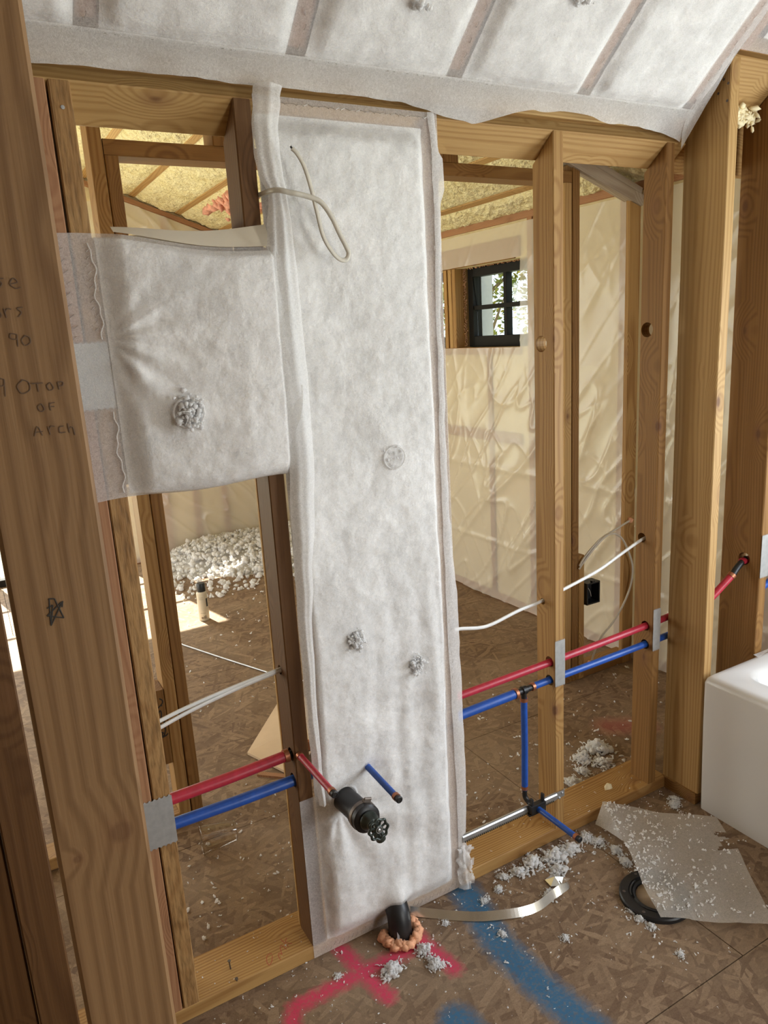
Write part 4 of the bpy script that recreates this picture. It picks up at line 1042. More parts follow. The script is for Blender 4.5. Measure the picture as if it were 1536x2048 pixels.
# ---- water lines
YP = 1.565
def ring(parent, p, axis, r, w=0.010, mat='copper'):
    a = Vector(axis).normalized(); p = Vector(p)
    MB().lathe([(r*0.96, -w/2), (r*1.16, -w/2), (r*1.16, w/2), (r*0.96, w/2)], p, a, 18).build('crimp_ring', M[mat], parent, smooth=True, angle=0.6)
def pipe(parent, pts, r, mat, name='pipe'):
    return MB().tube(pts, r, 16).build(name, M[mat], parent, smooth=True, angle=0.8)
red = empty('water_line', (0.9, YP, 0.59), label='red water pipe running through the studs with a capped stub over the black valve', cat='pipe')
pipe(red, [(0.236, YP, 0.577), (0.40, YP, 0.580), (0.548, YP, 0.5865)], 0.0138, 'pex_red')
ring(red, (0.553, YP, 0.587), (1, 0, 0), 0.0140, 0.012)
tee = MB(); tee.tube([(0.556, YP, 0.587), (0.615, YP, 0.588)], 0.0092, 12).tube([(0.578, YP, 0.5875), (0.5765, 1.530, 0.594)], 0.0075, 12)
tee.lathe([(0.0115, -0.006), (0.0115, 0.006)], (0.578, YP, 0.5875), (1, 0, 0), 14)
tee.build('tee_fitting', M['abs'], red, smooth=True, angle=0.8)
ring(red, (0.612, YP-0.008, 0.600), (0, 1, 0), 0.0105, 0.01)
ring(red, (0.5762, 1.530, 0.5955), (0, 1, 0), 0.0082)
pipe(red, [(0.5765, 1.535, 0.5955), (0.5755, 1.345, 0.599)], 0.0081, 'pex_red', 'stub_pipe')
ring(red, (0.5755, 1.350, 0.599), (0, 1, 0), 0.0083)
MB().lathe([(0.0083, 0), (0.0088, 0.004), (0.0085, 0.009), (0.006, 0.0105), (0.0055, 0.009), (0, 0.009)], (0.5755, 1.345, 0.599), (0, -1, 0), 18).build('end_cap', M['abs'], red, smooth=True, angle=0.6)
pipe(red, [(0.62, YP, 0.588), (0.85, YP, 0.583), (1.05, YP, 0.587), (1.402, YP-0.003, 0.597), (1.62, YP, 0.601), (1.82, YP+0.004, 0.606), (1.98, YP+0.008, 0.612)], 0.0110, 'pex_red')
blue = empty('water_line', (0.9, YP, 0.53), label='blue water pipe running through the studs below the red one, with two capped stubs', cat='pipe')
pipe(blue, [(0.236, YP, 0.514), (0.42, YP, 0.512), (0.62, YP, 0.5145)], 0.0140, 'pex_blue')
pipe(blue, [(0.62, YP, 0.5145), (0.85, YP, 0.520), (1.09, YP, 0.5285), (1.268, YP, 0.533)], 0.0140, 'pex_blue')
ring(blue, (1.272, YP, 0.5335), (1, 0, 0), 0.0142, 0.010)
MB().tube([(1.276, YP, 0.5335), (1.335, YP, 0.536)], 0.0095, 12).tube([(1.304, YP, 0.535), (1.304, YP, 0.508)], 0.0085, 12).lathe([(0.013, -0.007), (0.013, 0.007)], (1.304, YP, 0.535), (1, 0, 0), 14).build('tee_fitting', M['abs'], blue, smooth=True, angle=0.8)
ring(blue, (1.337, YP, 0.5365), (1, 0, 0), 0.0108, 0.010)
pipe(blue, [(1.335, YP, 0.5365), (1.402, YP-0.003, 0.540), (1.62, YP, 0.541), (1.82, YP+0.004, 0.5425), (1.98, YP+0.008, 0.5445)], 0.0108, 'pex_blue')
ring(blue, (1.304, YP, 0.505), (0, 0, 1), 0.0105, 0.010)
pipe(blue, [(1.304, YP, 0.510), (1.3045, YP, 0.36), (1.302, YP, 0.205)], 0.0098, 'pex_blue', 'drop_pipe')
ring(blue, (1.302, YP, 0.212), (0, 0, 1), 0.0098, 0.010)
el = MB(); el.tube(smooth_path([(1.302, YP, 0.205), (1.303, YP, 0.180), (1.306, YP-0.014, 0.166), (1.308, YP-0.040, 0.164)], 5), 0.0080, 12)
el.build('elbow_fitting', M['abs'], blue, smooth=True)
pipe(blue, [(1.310, YP-0.020, 0.164), (1.318, 1.355, 0.158)], 0.0085, 'pex_blue', 'stub_pipe')
ring(blue, (1.3178, 1.362, 0.158), (0, 1, 0), 0.0087)
MB().lathe([(0.0087, 0), (0.0090, 0.010), (0.006, 0.0115), (0.0055, 0.010), (0, 0.010)], (1.3182, 1.357, 0.158), (0, -1, 0), 18).build('end_cap', M['abs'], blue, smooth=True, angle=0.6)
pipe(blue, [(0.7505, 1.545, 0.511), (0.7520, 1.372, 0.5005)], 0.0083, 'pex_blue', 'stub_pipe')
ring(blue, (0.7520, 1.378, 0.501), (0, 1, 0), 0.0085)
MB().lathe([(0.0085, 0), (0.0090, 0.010), (0.006, 0.0115), (0.0055, 0.010), (0, 0.010)], (0.7521, 1.373, 0.5005), (0, -1, 0.05), 18).build('end_cap', M['abs'], blue, smooth=True, angle=0.6)
# red pipe rising into the stud behind the tub
red2 = empty('water_line', (2.1, 1.48, 0.7), label='short red water pipe slanting up into the stud behind the tub', cat='pipe')
pipe(red2, [(1.950, 1.508, 0.612), (2.03, 1.485, 0.680), (2.105, 1.470, 0.742)], 0.0115, 'pex_red')
ring(red2, (2.106, 1.470, 0.743), (0.75, -0.13, 0.64), 0.0115, 0.012)
MB().tube(smooth_path([(2.108, 1.469, 0.744), (2.128, 1.468, 0.764), (2.15, 1.468, 0.778), (2.175, 1.468, 0.788)], 4), 0.0105, 12).build('elbow_fitting', M['abs'], red2, smooth=True)
pipe(red2, [(2.150, 1.468, 0.782), (2.53, 1.468, 0.800)], 0.0115, 'pex_red')
blue2 = empty('water_line', (2.4, 1.48, 0.68), label='blue water pipe emerging right of the second stud behind the tub', cat='pipe')
pipe(blue2, [(2.235, 1.47, 0.655), (2.36, 1.47, 0.69), (2.53, 1.47, 0.70)], 0.0115, 'pex_blue')
MB().tube([(2.205, 1.47, 0.645), (2.238, 1.47, 0.656)], 0.0095, 12).build('elbow_fitting', M['abs'], blue2, smooth=True)

# ---- galvanised mounting rail with its pipe bracket
rail = empty('mounting_rail', (1.22, 1.545, 0.15), label='galvanised steel mounting rail carrying the blue stub above the bottom plate', cat='rail')
mb = MB()
R0 = Vector((1.045, 1.533, 0.160)); R1 = Vector((1.402, 1.533, 0.160))
prof = [(-0.004, -0.013), (-0.004, 0.013), (0.0, 0.013), (0.0, 0.009), (0.003, 0.005), (0.003, -0.005), (0.0, -0.009), (0.0, -0.013)]
vs = []
for p in (R0, R1): vs += [p+Vector((0, -a, b)) for a, b in prof]
n_ = len(prof)
mb.add(vs, [(k, (k+1) % n_, n_+(k+1) % n_, n_+k) for k in range(n_)]+[tuple(range(n_-1, -1, -1)), tuple(range(n_, 2*n_))])
mb.bbox((1.402, 1.5335, 0.149), (1.434, 1.5355, 0.171))
mb.build('rail', M['steel'], rail)
mb = MB()
for i in range(50): mb.bbox((1.05+0.0068*i, 1.5288, 0.1475), (1.0535+0.0068*i, 1.5298, 0.1525))
mb.build('perforation', M['cast'], rail)
for x, z in ((1.424, 0.163), (1.412, 0.150)):
    MB().lathe([(0.0042, 0), (0.0040, 0.003), (0.002, 0.004), (0, 0.0035)], (x, 1.5335, z), (0, -1, 0), 10).build('screw', M['steel'], rail, smooth=True)
mb = MB(); mb.bbox((1.284, 1.512, 0.148), (1.340, 1.530, 0.180)); mb.bbox((1.288, 1.514, 0.180), (1.294, 1.526, 0.202)); mb.bbox((1.330, 1.514, 0.180), (1.336, 1.526, 0.205)); mb.bbox((1.280, 1.518, 0.143), (1.300, 1.530, 0.150))
mb.build('pipe_bracket', M['abs'], rail, bevel=0.002)

# ---- drain stub with rubber cap, clamp and test valve
dr = empty('drain_stub', (0.69, 1.45, 0.433), label='black drain pipe stub ending in a clamped coupling and handwheel valve', cat='pipe')
ax = Vector((0.01, -1, 0.10)).normalized(); po = Vector((0.677, 1.53, 0.447))
MB().lathe([(0.0300, 0), (0.0300, 0.115)], po, ax, 28).build('pipe', M['abs'], dr, smooth=True, angle=0.6)
MB().lathe([(0.0300, 0), (0.0345, 0.001), (0.0348, 0.036), (0.030, 0.040), (0.022, 0.042)], po+ax*0.100, ax, 28).build('coupling', M['abs'], dr, smooth=True, angle=0.6)
cl = MB().lathe([(0.0349, 0), (0.0362, 0.001), (0.0362, 0.011), (0.0349, 0.012)], po+ax*0.110, ax, 28).build('hose_clamp', M['clamp'], dr, smooth=True, angle=0.6)
cb = po+ax*0.116+Vector((0.012, 0, 0.036))
MB().box(cb, (0.018, 0.012, 0.005), Matrix.Rotation(0.33, 3, 'Y')).lathe([(0.0035, -0.009), (0.0035, 0.009)], cb+Vector((0.004, 0, 0.003)), (1, 0, -0.33), 10).build('clamp_screw', M['clamp'], cl)
vb = po+ax*0.142
mb = MB(); mb.lathe([(0.020, 0), (0.024, 0.004), (0.023, 0.012), (0.016, 0.018), (0.014, 0.026), (0.008, 0.028), (0.0055, 0.030), (0.0050, 0.050)], vb, ax, 20)
sp0 = vb+ax*0.014
mb.tube(smooth_path([sp0, sp0+Vector((0.008, -0.006, -0.018)), sp0+Vector((0.014, -0.012, -0.034)), sp0+Vector((0.017, -0.012, -0.044))], 5), [0.012]*8+[0.0125]*8, 14)
mb.build('valve_body', M['cast'], dr, smooth=True, angle=0.8)
hc = vb+ax*0.050
wh = MB(); NW = 8
pts = []
for i in range(NW*6):
    a = 2*math.pi*i/(NW*6); Rr = 0.0235+0.0020*math.cos(a*NW)
    U_ = Vector((1, 0, 0)); U_ = (U_-ax*U_.dot(ax)).normalized(); W_ = ax.cross(U_)
    pts.append(hc+U_*math.cos(a)*Rr+W_*math.sin(a)*Rr)
vs = []; fs = []; ts = 8; n_ = len(pts)
for i, p in enumerate(pts):
    rad = (p-hc).normalized()
    vs += [p+rad*0.0036*math.cos(2*math.pi*k/ts)+ax*0.0036*math.sin(2*math.pi*k/ts) for k in range(ts)]
for i in range(n_):
    for k in range(ts): fs.append((i*ts+k, ((i+1) % n_)*ts+k, ((i+1) % n_)*ts+(k+1) % ts, i*ts+(k+1) % ts))
wh.add(vs, fs)
for i in range(NW):
    a = 2*math.pi*(i+0.5)/NW; d_ = U_*math.cos(a)+W_*math.sin(a)
    wh.tube([hc+d_*0.006-ax*0.001, hc+d_*0.022], 0.0028, 6)
wh.lathe([(0.0115, -0.004), (0.0115, 0.002), (0.010, 0.0035), (0, 0.0035)], hc, ax, 18)
wob = wh.build('handwheel', M['cast'], dr, smooth=True, angle=0.9)
MB().torus(hc+ax*0.0037, ax, 0.0075, 0.0008, 20, 6).lathe([(0.0042, 0), (0.0042, 0.002), (0.002, 0.003), (0, 0.003)], hc+ax*0.0034, ax, 12).build('wheel_nut', M['steel'], wob, smooth=True, angle=0.7)
MB().grid(20, 6, lambda u, v: Vector((0.678+(0.033+0.020*v)*math.cos(u*6.283), main_y(0.68, 0.448)-0.016+0.022*v, 0.450+(0.033+0.018*v)*math.sin(u*6.283)))).build('torn_collar', M['netting_loose'], ins, smooth=True)

# ---- floor drain elbow with foam ring
fd_ = empty('drain_pipe', (0.797, 1.485, 0), label='black drain elbow curving out of the floor into the panel base', cat='pipe')
MB().tube(smooth_path([(0.795, 1.478, -0.005), (0.795, 1.480, 0.035), (0.798, 1.492, 0.066), (0.802, 1.520, 0.088), (0.803, 1.534, 0.092)], 6), 0.0315, 26).build('pipe', M['abs'], fd_, smooth=True, angle=0.8)
MB().torus((0.795, 1.4785, 0.002), (0, 0, 1), 0.0325, 0.003, 24, 8).build('collar', M['abs'], fd_, smooth=True)
MB().add([(0.770, 1.452, 0.012), (0.776, 1.449, 0.012), (0.776, 1.450, 0.034), (0.771, 1.453, 0.046)], [(0, 1, 2, 3)]).build('label_sticker', M['siding'], fd_)
mb = MB(); rr = random.Random(4)
for i in range(46):
    a = math.radians(150+250*i/46); R_ = 0.046+rr.uniform(-.004, .006)
    mb.blob((0.797+R_*math.cos(a), 1.480+R_*math.sin(a), 0.008+rr.uniform(0, .006)), rr.uniform(0.010, 0.016), sq=(1, 1, .8), rnd=rr)
mb.blob((0.741, 1.494, 0.006), 0.010, rnd=rr)
o = mb.build('foam_ring', M['spray_foam_peach'], None, smooth=True, label='peach expanding foam ring around the black drain elbow on the floor', cat='foam')

# ---- shiny metal strap on the floor
SP = [(0.852, 1.522, .010), (0.935, 1.452, .008), (0.998, 1.402, .010), (1.058, 1.368, .012), (1.119, 1.346, .010), (1.17, 1.341, .009), (1.224, 1.348, .012), (1.254, 1.348, .016), (1.282, 1.352, .018), (1.295, 1.371, .020), (1.288, 1.388, .022)]
sp = smooth_path(SP, 6)
vs = []; fs = []
for i, p in enumerate(sp):
    d_ = (sp[min(i+1, len(sp)-1)]-sp[max(i-1, 0)]); nrm_ = Vector((-d_.y, d_.x, 0)).normalized()
    w = 0.012; lean = nrm_*0.55+Vector((0, 0, 0.85)); lean.normalize()
    vs += [p-lean*0.0+Vector((0, 0, -0.006)), p+lean*(2*w if i < 42 else 2*w*max(.2, 1-(i-42)/20))+Vector((0, 0, -0.006))]
for i in range(len(sp)-1): fs.append((2*i, 2*i+2, 2*i+3, 2*i+1))
strap = MB().add(vs, fs).build('metal_strap', M['foil'], None, label='curled shiny metal strap lying on the floor beside the drain elbow', cat='strap')
sm_ = strap.modifiers.new('thickness', 'SOLIDIFY'); sm_.thickness = 0.0006
fo = MB(); c0 = Vector((1.275, 1.398, 0.004))
fo.add([c0+Vector(q) for q in ((-0.022, 0.024, 0), (0.012, 0.028, .004), (0.026, -0.002, .006), (0.000, -0.020, 0), (-0.026, -0.006, .001), (-0.002, 0.004, .016), (0.040, -0.016, .003))], [(0, 4, 5), (4, 3, 5), (3, 2, 5), (2, 1, 5), (1, 0, 5), (2, 3, 6)])
fo = fo.build('foil_scrap', M['foil'], None, label='crumpled square of silver foil at the end of the strap', cat='foil')
fo.modifiers.new('thickness', 'SOLIDIFY').thickness = 0.0005

# ---- toilet flange
tf = empty('toilet_flange', (1.46, 1.203, 0), label='black ring toilet flange on the floor half under the netting sheet', cat='flange')
FC = (1.463, 1.203, 0)
MB().lathe([(0.030, 0.004), (0.052, 0.002), (0.054, 0.010), (0.060, 0.012), (0.064, 0.008), (0.070, 0.008), (0.072, 0.014), (0.094, 0.014), (0.097, 0.010), (0.097, 0.0), (0.090, 0.0)], FC, (0, 0, 1), 48).build('ring', M['abs'], tf, smooth=True, angle=0.5)
for i in range(6):
    a = i*math.pi/3+0.35; p = Vector((FC[0]+0.084*math.cos(a), FC[1]+0.084*math.sin(a), 0.0142))
    MB().lathe([(0.0045, 0), (0.004, 0.001), (0, 0.0008)], p, (0, 0, 1), 10).build('screw', M['nail'], tf)
for i in range(4):
    a0 = i*math.pi/2+0.1; mb = MB()
    pts = [(FC[0]+0.0665*math.cos(a0+k*0.14), FC[1]+0.0665*math.sin(a0+k*0.14), 0.0135) for k in range(8)]
    mb.tube(pts, 0.0022, 6).build('slot_rib', M['abs'], tf)
MB().lathe([(0.0, 0.003), (0.045, 0.004), (0.052, 0.006)], FC, (0, 0, 1), 24).build('knockout', M['board'], tf, smooth=True)

# ---- loose netting sheet
A_, B_, C_, D_, E_ = Vector((1.592, 1.530, .055)), Vector((1.860, 1.302, .028)), Vector((1.806, 1.192, .016)), Vector((1.640, 0.955, .012)), Vector((1.402, 1.128, .026))
def sheet(u, v):
    # u along A->B side, v along the left edge A->E
    top = A_*(1-u)+B_*u; bot = E_*(1-u)+D_*u
    p = top*(1-v)+bot*v
    if u > 0.75: p += (C_-(B_*(1-0.42)+D_*0.42))*max(0, (u-0.75)/0.25)*math.exp(-((v-0.42)/0.25)**2)*0.6
    d2 = math.hypot(p.x-FC[0], p.y-FC[1]); p.z = max(p.z*(0.7+0.3*(1-v)), 0.018 if d2 < 0.12 else 0.005)
    p.z += 0.005+0.005*fbm(u*2, v*2, 0, 1.5)+0.012*math.exp(-((u-0.02)/0.05)**2)*(1-v)*0.6 + 0.0025*math.sin(u*9+v*14)
    p += Vector((0.010*math.sin(v*5), 0.004*math.sin(u*8), 0))*0.6
    return p
def torn_edge(u, v): return (u > 0.90+0.06*math.sin(v*30)+0.03*math.sin(v*77) and 0.18 < v < 0.40)
ns = empty('netting_sheet', (1.62, 1.2, 0), label='loose translucent netting sheet on the floor, dusted with white fluff', cat='sheet')
MB().grid(50, 50, sheet, skip=torn_edge).build('sheet', M['floor_netting'], ns, smooth=True)
MB().grid(12, 10, lambda u, v: sheet(0.01+0.0*u, 0.30*u)*(1-v)+(sheet(0.01, 0.30*u)+Vector((-0.052+0.045*u, -0.018, -0.052+0.035*u)))*v).build('folded_corner', M['netting_loose'], ns, smooth=True)
mb = MB(); rr = random.Random(12)
for i in range(360):
    u, v = (abs(rr.gauss(0.0, 0.32)) % 1, rr.random()*0.95) if i < 240 else (rr.random()*.95, rr.random()*.97)
    p = sheet(u, v)+Vector((0, 0, 0.002)); r_ = rr.uniform(0.0012, 0.0042)
    for k in range(rr.randint(1, 4)): mb.blob(p+Vector((rr.gauss(0, .004), rr.gauss(0, .004), 0)), r_*rr.uniform(.5, 1), sq=(rr.uniform(1, 2.2), 1, .6), rnd=rr)
mb.build('fluff_dust', M['fluff'], ns, kind='stuff')

# ---- bathtub
tb = empty('bathtub', (2.24, 0.64, 0), label='white alcove bathtub against the framed wall at right', cat='bathtub')
def tub_shell():
    x0, x1, y0, y1, H = 1.888, 2.585, -0.13, 1.398, 0.478
    mb = MB(); 
    def rrect(x0, x1, y0, y1, r, z, n=6):
        pts = []
        for cx, cy, a0 in ((x1-r, y1-r, 0), (x0+r, y1-r, 90), (x0+r, y0+r, 180), (x1-r, y0+r, 270)):
            for k in range(n+1):
                a = math.radians(a0+90*k/n); pts.append(Vector((cx+r*math.cos(a), cy+r*math.sin(a), z)))
        return pts
    loops = [rrect(x0+0.012, x1, y0, y1, 0.012, 0.0), rrect(x0+0.002, x1, y0, y1, 0.014, 0.30), rrect(x0, x1, y0, y1, 0.016, H-0.024), rrect(x0+0.004, x1-.004, y0+.004, y1-.004, 0.018, H-0.010), rrect(x0+0.014, x1-.014, y0+.014, y1-.014, 0.02, H-0.001), rrect(x0+0.026, x1-.03, y0+.03, y1-.026, 0.03, H),
             rrect(x0+0.098, x1-.07, y0+.10, y1-.060, 0.06, H-0.004), rrect(x0+0.112, x1-.085, y0+.12, y1-.075, 0.07, H-0.016), rrect(x0+0.13, x1-.10, y0+.16, y1-.095, 0.09, H-0.10), rrect(x0+0.17, x1-.14, y0+.26, y1-.14, 0.12, 0.10), rrect(x0+0.22, x1-.19, y0+.32, y1-.19, 0.11, 0.07)]
    n_ = len(loops[0]); vs = [p for l in loops for p in l]; fs = []
    for i in range(len(loops)-1):
        for k in range(n_): fs.append((i*n_+k, i*n_+(k+1) % n_, (i+1)*n_+(k+1) % n_, (i+1)*n_+k))
    fs.append(tuple((len(loops)-1)*n_+k for k in range(n_)))
    mb.add(vs, fs); return mb
tub_shell().build('shell', M['tub'], tb, smooth=True, angle=0.9)
MB().lathe([(0.026, 0.0), (0.024, 0.004), (0.010, 0.005), (0, 0.004)], (2.25, 1.12, 0.0705), (0, 0, 1), 20).build('drain', M['steel'], tb, smooth=True)
MB().grid(12, 4, lambda u, v: Vector((2.13+0.10*u, 1.372+0.02*v, 0.4795+0.010*math.sin(u*3.1)*(1-v)+0.004*v))).build('film_scrap', M['netting_loose'], tb, smooth=True)

# ---- things on the far floor
can = empty('spray_can', (1.048, 4.15, 0), label='tan spray can with black cap standing on the far floor', cat='can')
MB().lathe([(0.029, 0), (0.0305, 0.003), (0.0305, 0.165), (0.029, 0.170), (0.024, 0.176), (0.024, 0.178)], (1.048, 4.15, 0), (0, 0, 1), 28).build('body', M['can_body'], can, smooth=True, angle=0.7)
MB().lathe([(0.0245, 0.176), (0.025, 0.178), (0.0245, 0.222), (0.022, 0.226), (0, 0.226)], (1.048, 4.15, 0), (0, 0, 1), 24).build('cap', M['can_dark'], can, smooth=True, angle=0.7)
def wrap(mb, a0, a1, z0, z1, n=6):
    vs = []; fs = []
    for i in range(n+1):
        a = math.radians(a0+(a1-a0)*i/n); vs += [(1.048+0.0308*math.cos(a), 4.15+0.0308*math.sin(a), z) for z in (z0, z1)]
    for i in range(n): fs.append((2*i, 2*i+2, 2*i+3, 2*i+1))
    mb.add(vs, fs)
mb = MB(); wrap(mb, -65, -40, 0.085, 0.135); mb.build('label_block', M['can_dark'], can)
for a0, a1, z0, z1 in ((-140, -85, 0.047, 0.049), (-140, -95, 0.143, 0.1445), (-140, -95, 0.133, 0.1345), (-135, -110, 0.014, 0.026), (-105, -95, 0.014, 0.030), (-90, -82, 0.014, 0.034)):
    mb = MB(); wrap(mb, a0, a1, z0, z1); mb.build('label_print', M['can_print'], can)

cup = empty('plastic_cup', (0.50, 2.09, 0.04), label='clear plastic cup lying on its side on the floor behind the pipes', cat='cup')
ca = Vector((0.99, -0.12, 0.01)).normalized(); c0 = Vector((0.440, 2.115, 0.046))
MB().lathe([(0.046, 0), (0.0475, 0.001), (0.0475, 0.004), (0.045, 0.005), (0.0315, 0.108), (0.030, 0.110), (0, 0.110)], c0, ca, 32).build('wall', M['cup'], cup, smooth=True, angle=0.7)
MB().torus(c0, ca, 0.0465, 0.0014, 32, 8).build('rim', M['cup'], cup, smooth=True)
MB().torus(c0+ca*0.108, ca, 0.0305, 0.0012, 28, 6).build('base_ring', M['cup'], cup, smooth=True)

bp = MB(); q = [Vector(v) for v in ((0.755, 2.580, 0.004), (0.845, 2.330, 0.004), (1.16, 2.55, 0.09), (1.03, 2.86, 0.06))]
bp.add(q+[v+Vector((0, 0, 0.010)) for v in q], [(3, 2, 1, 0), (4, 5, 6, 7), (0, 1, 5, 4), (1, 2, 6, 5), (2, 3, 7, 6), (3, 0, 4, 7)])
bp.build('board_offcut', M['board'], None, label='tan board offcut leaning behind the dark stud on the far floor', cat='board')
bp = MB(); q = [Vector(v) for v in ((0.735, 2.42, 0.0), (0.86, 2.30, 0.0), (0.875, 2.315, 0.0), (0.75, 2.435, 0.0))]
bp.add(q+[v+Vector((0, 0, 0.009)) for v in q], [(3, 2, 1, 0), (4, 5, 6, 7), (0, 1, 5, 4), (1, 2, 6, 5), (2, 3, 7, 6), (3, 0, 4, 7)])
bp.build('wood_splinter', M['fir_red'], None, label='thin wood strip on the floor at the foot of the board offcut', cat='wood strip')
MB().tube([(0.78, 4.05, 0.006), (0.836, 3.829, 0.006), (0.96, 3.53, 0.006), (1.082, 3.246, 0.006), (1.16, 3.06, 0.006)], 0.0045, 8).build('metal_rod', M['steel'], None, smooth=True, label='thin grey rod lying across the far floor beyond the white cables', cat='rod')
# pale edge standing just behind the dark stud
lumber('thin_panel', wall, (0.5690, 1.6265, 0.04), (0.5690, 1.6265, 1.30), 0.012, 0.006, (0, 1, 0), 'fir_pale')

# ---- clear poly sheets on the far walls
def poly_right(u, v):
    y = 1.60+3.98*u; z = 0.01+2.075*v
    rid = abs(noise.noise(Vector((y*2.1+z*1.3, z*0.8-y*0.4, 2.0))))
    rid2 = abs(noise.noise(Vector((y*5.5-z*2.0, z*2.2, 6.0))))
    rid3 = abs(noise.noise(Vector((y*6.0+z*5.0, (z-y)*1.1, 9.0))))
    amt = 0.35+0.65*min(1, max(0, (1.35-z)/0.5))
    d_ = 0.012+amt*(0.015*(1-rid)**20+0.005*(1-rid2)**22+0.011*(1-rid3)**24)+0.010*fbm(y, 0, z, 1.6)
    d_ += 0.012*math.exp(-((z-0.80)/0.02)**2)*0.5+0.012*math.exp(-((z-0.36)/0.015)**2)*0.5
    return Vector((XR-max(0.004, d_), y, z))
def hole_r(u, v):
    y = 1.60+3.98*u; z = 0.01+2.075*v
    return 3.085 < y < 4.36 and 1.472 < z < 1.925
ps = MB().grid(420, 240, poly_right, skip=hole_r).build('poly_sheet', M['poly'], None, smooth=True, label='clear plastic vapour sheet wrinkled over the wall with the black windows', cat='plastic sheet', group=None)
def poly_far(u, v):
    x = 0.96+1.60*u; z = 0.01+2.55*v
    z = min(z, foam_z(x)-0.06)
    rid = abs(noise.noise(Vector((x*3.1+z*1.9, z*1.2-x*0.6, 12.0))))
    rid2 = abs(noise.noise(Vector((x*5+z*6.0, (z-x)*1.5, 3.0))))
    d_ = 0.008+0.012*(1-rid)**14+0.008*(1-rid2)**14+0.010*fbm(x, 0, z, 2)
    return Vector((x, Y3-0.006-max(0.0, d_), z))
MB().grid(200, 260, poly_far, skip=lambda u, v: 1.02 < 0.96+1.6*u < 1.44 and 0.83 < 0.01+2.55*v < 1.07).build('poly_sheet', M['poly'], None, smooth=True, label='clear plastic vapour sheet over the far gable wall above the fluff heap', cat='plastic sheet')

# ---- loose white fluff on the floors
def clump_mesh(seed, n=150):
    mb = MB(); rr = random.Random(seed)
    for i in range(n):
        a = rr.uniform(0, 6.28); d_ = abs(rr.gauss(0, 0.42)); hgt = max(0.05, 0.62*(1-d_)*rr.random())
        mb.blob((d_*math.cos(a), d_*math.sin(a), hgt), rr.uniform(0.04, 0.13), jit=0.40, sq=(rr.uniform(.7, 2.0), 1, .8), rnd=rr)
    mb.blob((0, 0, 0.10), 0.50, jit=0.18, sq=(1, 1, 0.32), rnd=rr)
    for i in range(36):
        a = rr.uniform(0, 6.28); d_ = abs(rr.gauss(0, 0.26))
        mb.blob((d_*math.cos(a), d_*math.sin(a), 0.08+0.38*(1-d_)*rr.random()), rr.uniform(0.13, 0.24), jit=0.25, rnd=rr)
    for i in range(16):
        a = rr.uniform(0, 6.28); d_ = rr.uniform(.4, 1.0)
        p = Vector((d_*math.cos(a), d_*math.sin(a), 0.05)); q = p+Vector((rr.uniform(-.3, .3), rr.uniform(-.3, .3), rr.uniform(0.02, .25)))
        mb.tube(smooth_path([p, (p+q)/2+Vector((0, 0, .06)), q], 2), 0.035, 4)
    me = bpy.data.meshes.new('fluff_clump'); me.from_pydata([tuple(v) for v in mb.v], [], mb.f); me.materials.append(M['fluff'])
    me.polygons.foreach_set('use_smooth', [True]*len(me.polygons)); me.update(); return me
CM = [clump_mesh(100+i) for i in range(5)]
CL = [(0.717, 1.39, 0.040, 'white fluff clump on the pink paint line, nearest the panel base'), (0.82, 1.405, 0.030, 'white fluff clump just in front of the foam ring'), (0.822, 1.350, 0.033, 'white fluff clump right of the pink lines, below the drain elbow'),
 (1.269, 1.495, 0.045, 'white fluff clump against the bottom plate, left part of the big drift'), (1.341, 1.480, 0.052, 'largest white fluff clump in the drift under the blue stub'), (1.406, 1.475, 0.043, 'white fluff clump in the drift right under the blue stub tip'), (1.315, 1.430, 0.036, 'white fluff clump at the near edge of the drift by the plate'),
 (1.484, 1.490, 0.038, 'white fluff clump right of the blue stub tip'), (1.502, 1.455, 0.030, 'white fluff clump between blue stub tip and netting sheet'), (1.210, 1.490, 0.034, 'white fluff clump beside the plate, left end of the drift'), (1.160, 1.500, 0.024, 'small white fluff clump beside the plate left of the drift'),
 (1.882, 1.834, 0.070, 'large white fluff clump on the floor behind the plate'), (1.788, 1.817, 0.052, 'white fluff clump left of the large one behind the plate'), (1.831, 1.755, 0.045, 'white fluff clump nearest the plate, behind it'), (1.656, 1.725, 0.048, 'white fluff clump behind the plate close to the middle stud'), (1.731, 1.760, 0.035, 'small white fluff clump behind the plate between two clumps'), (1.600, 1.700, 0.026, 'small white fluff clump behind the middle stud foot'),
 (1.843, 1.450, 0.030, 'white fluff clump in the corner between plate and tub'), (1.868, 1.470, 0.024, 'small white fluff clump tucked at the corner stud plate'), (1.519, 1.400, 0.028, 'white fluff clump at the upper left edge of the netting sheet'), (1.500, 1.348, 0.028, 'white fluff clump halfway along the left edge of the netting sheet'),
 (1.373, 1.205, 0.020, 'white fluff clump touching the flange ring'), (1.368, 1.172, 0.021, 'white fluff clump trailing near the flange'), (1.372, 1.136, 0.018, 'white fluff clump at the near end of the flange trail'), (1.228, 1.372, 0.028, 'white fluff clump beside the silver foil scrap'), (1.119, 1.470, 0.020, 'white fluff clump between plate and metal strap'), (1.058, 1.455, 0.017, 'small white fluff clump behind the metal strap'),
 (1.025, 1.333, 0.017, 'white fluff clump on the blue paint line'), (1.155, 1.233, 0.016, 'white fluff clump alone on the bare floor right of the blue line'), (1.186, 1.690, 0.026, 'white fluff clump behind the plate under the mounting rail'), (1.160, 1.705, 0.024, 'white fluff clump behind the plate next to the panel edge'), (0.92, 1.448, 0.014, 'small white fluff clump left of the strap by the drain'), (1.36, 1.036, 0.016, 'small white fluff clump on the floor near the seam'), (0.594, 1.455, 0.014, 'small white fluff clump below the panel left corner')]
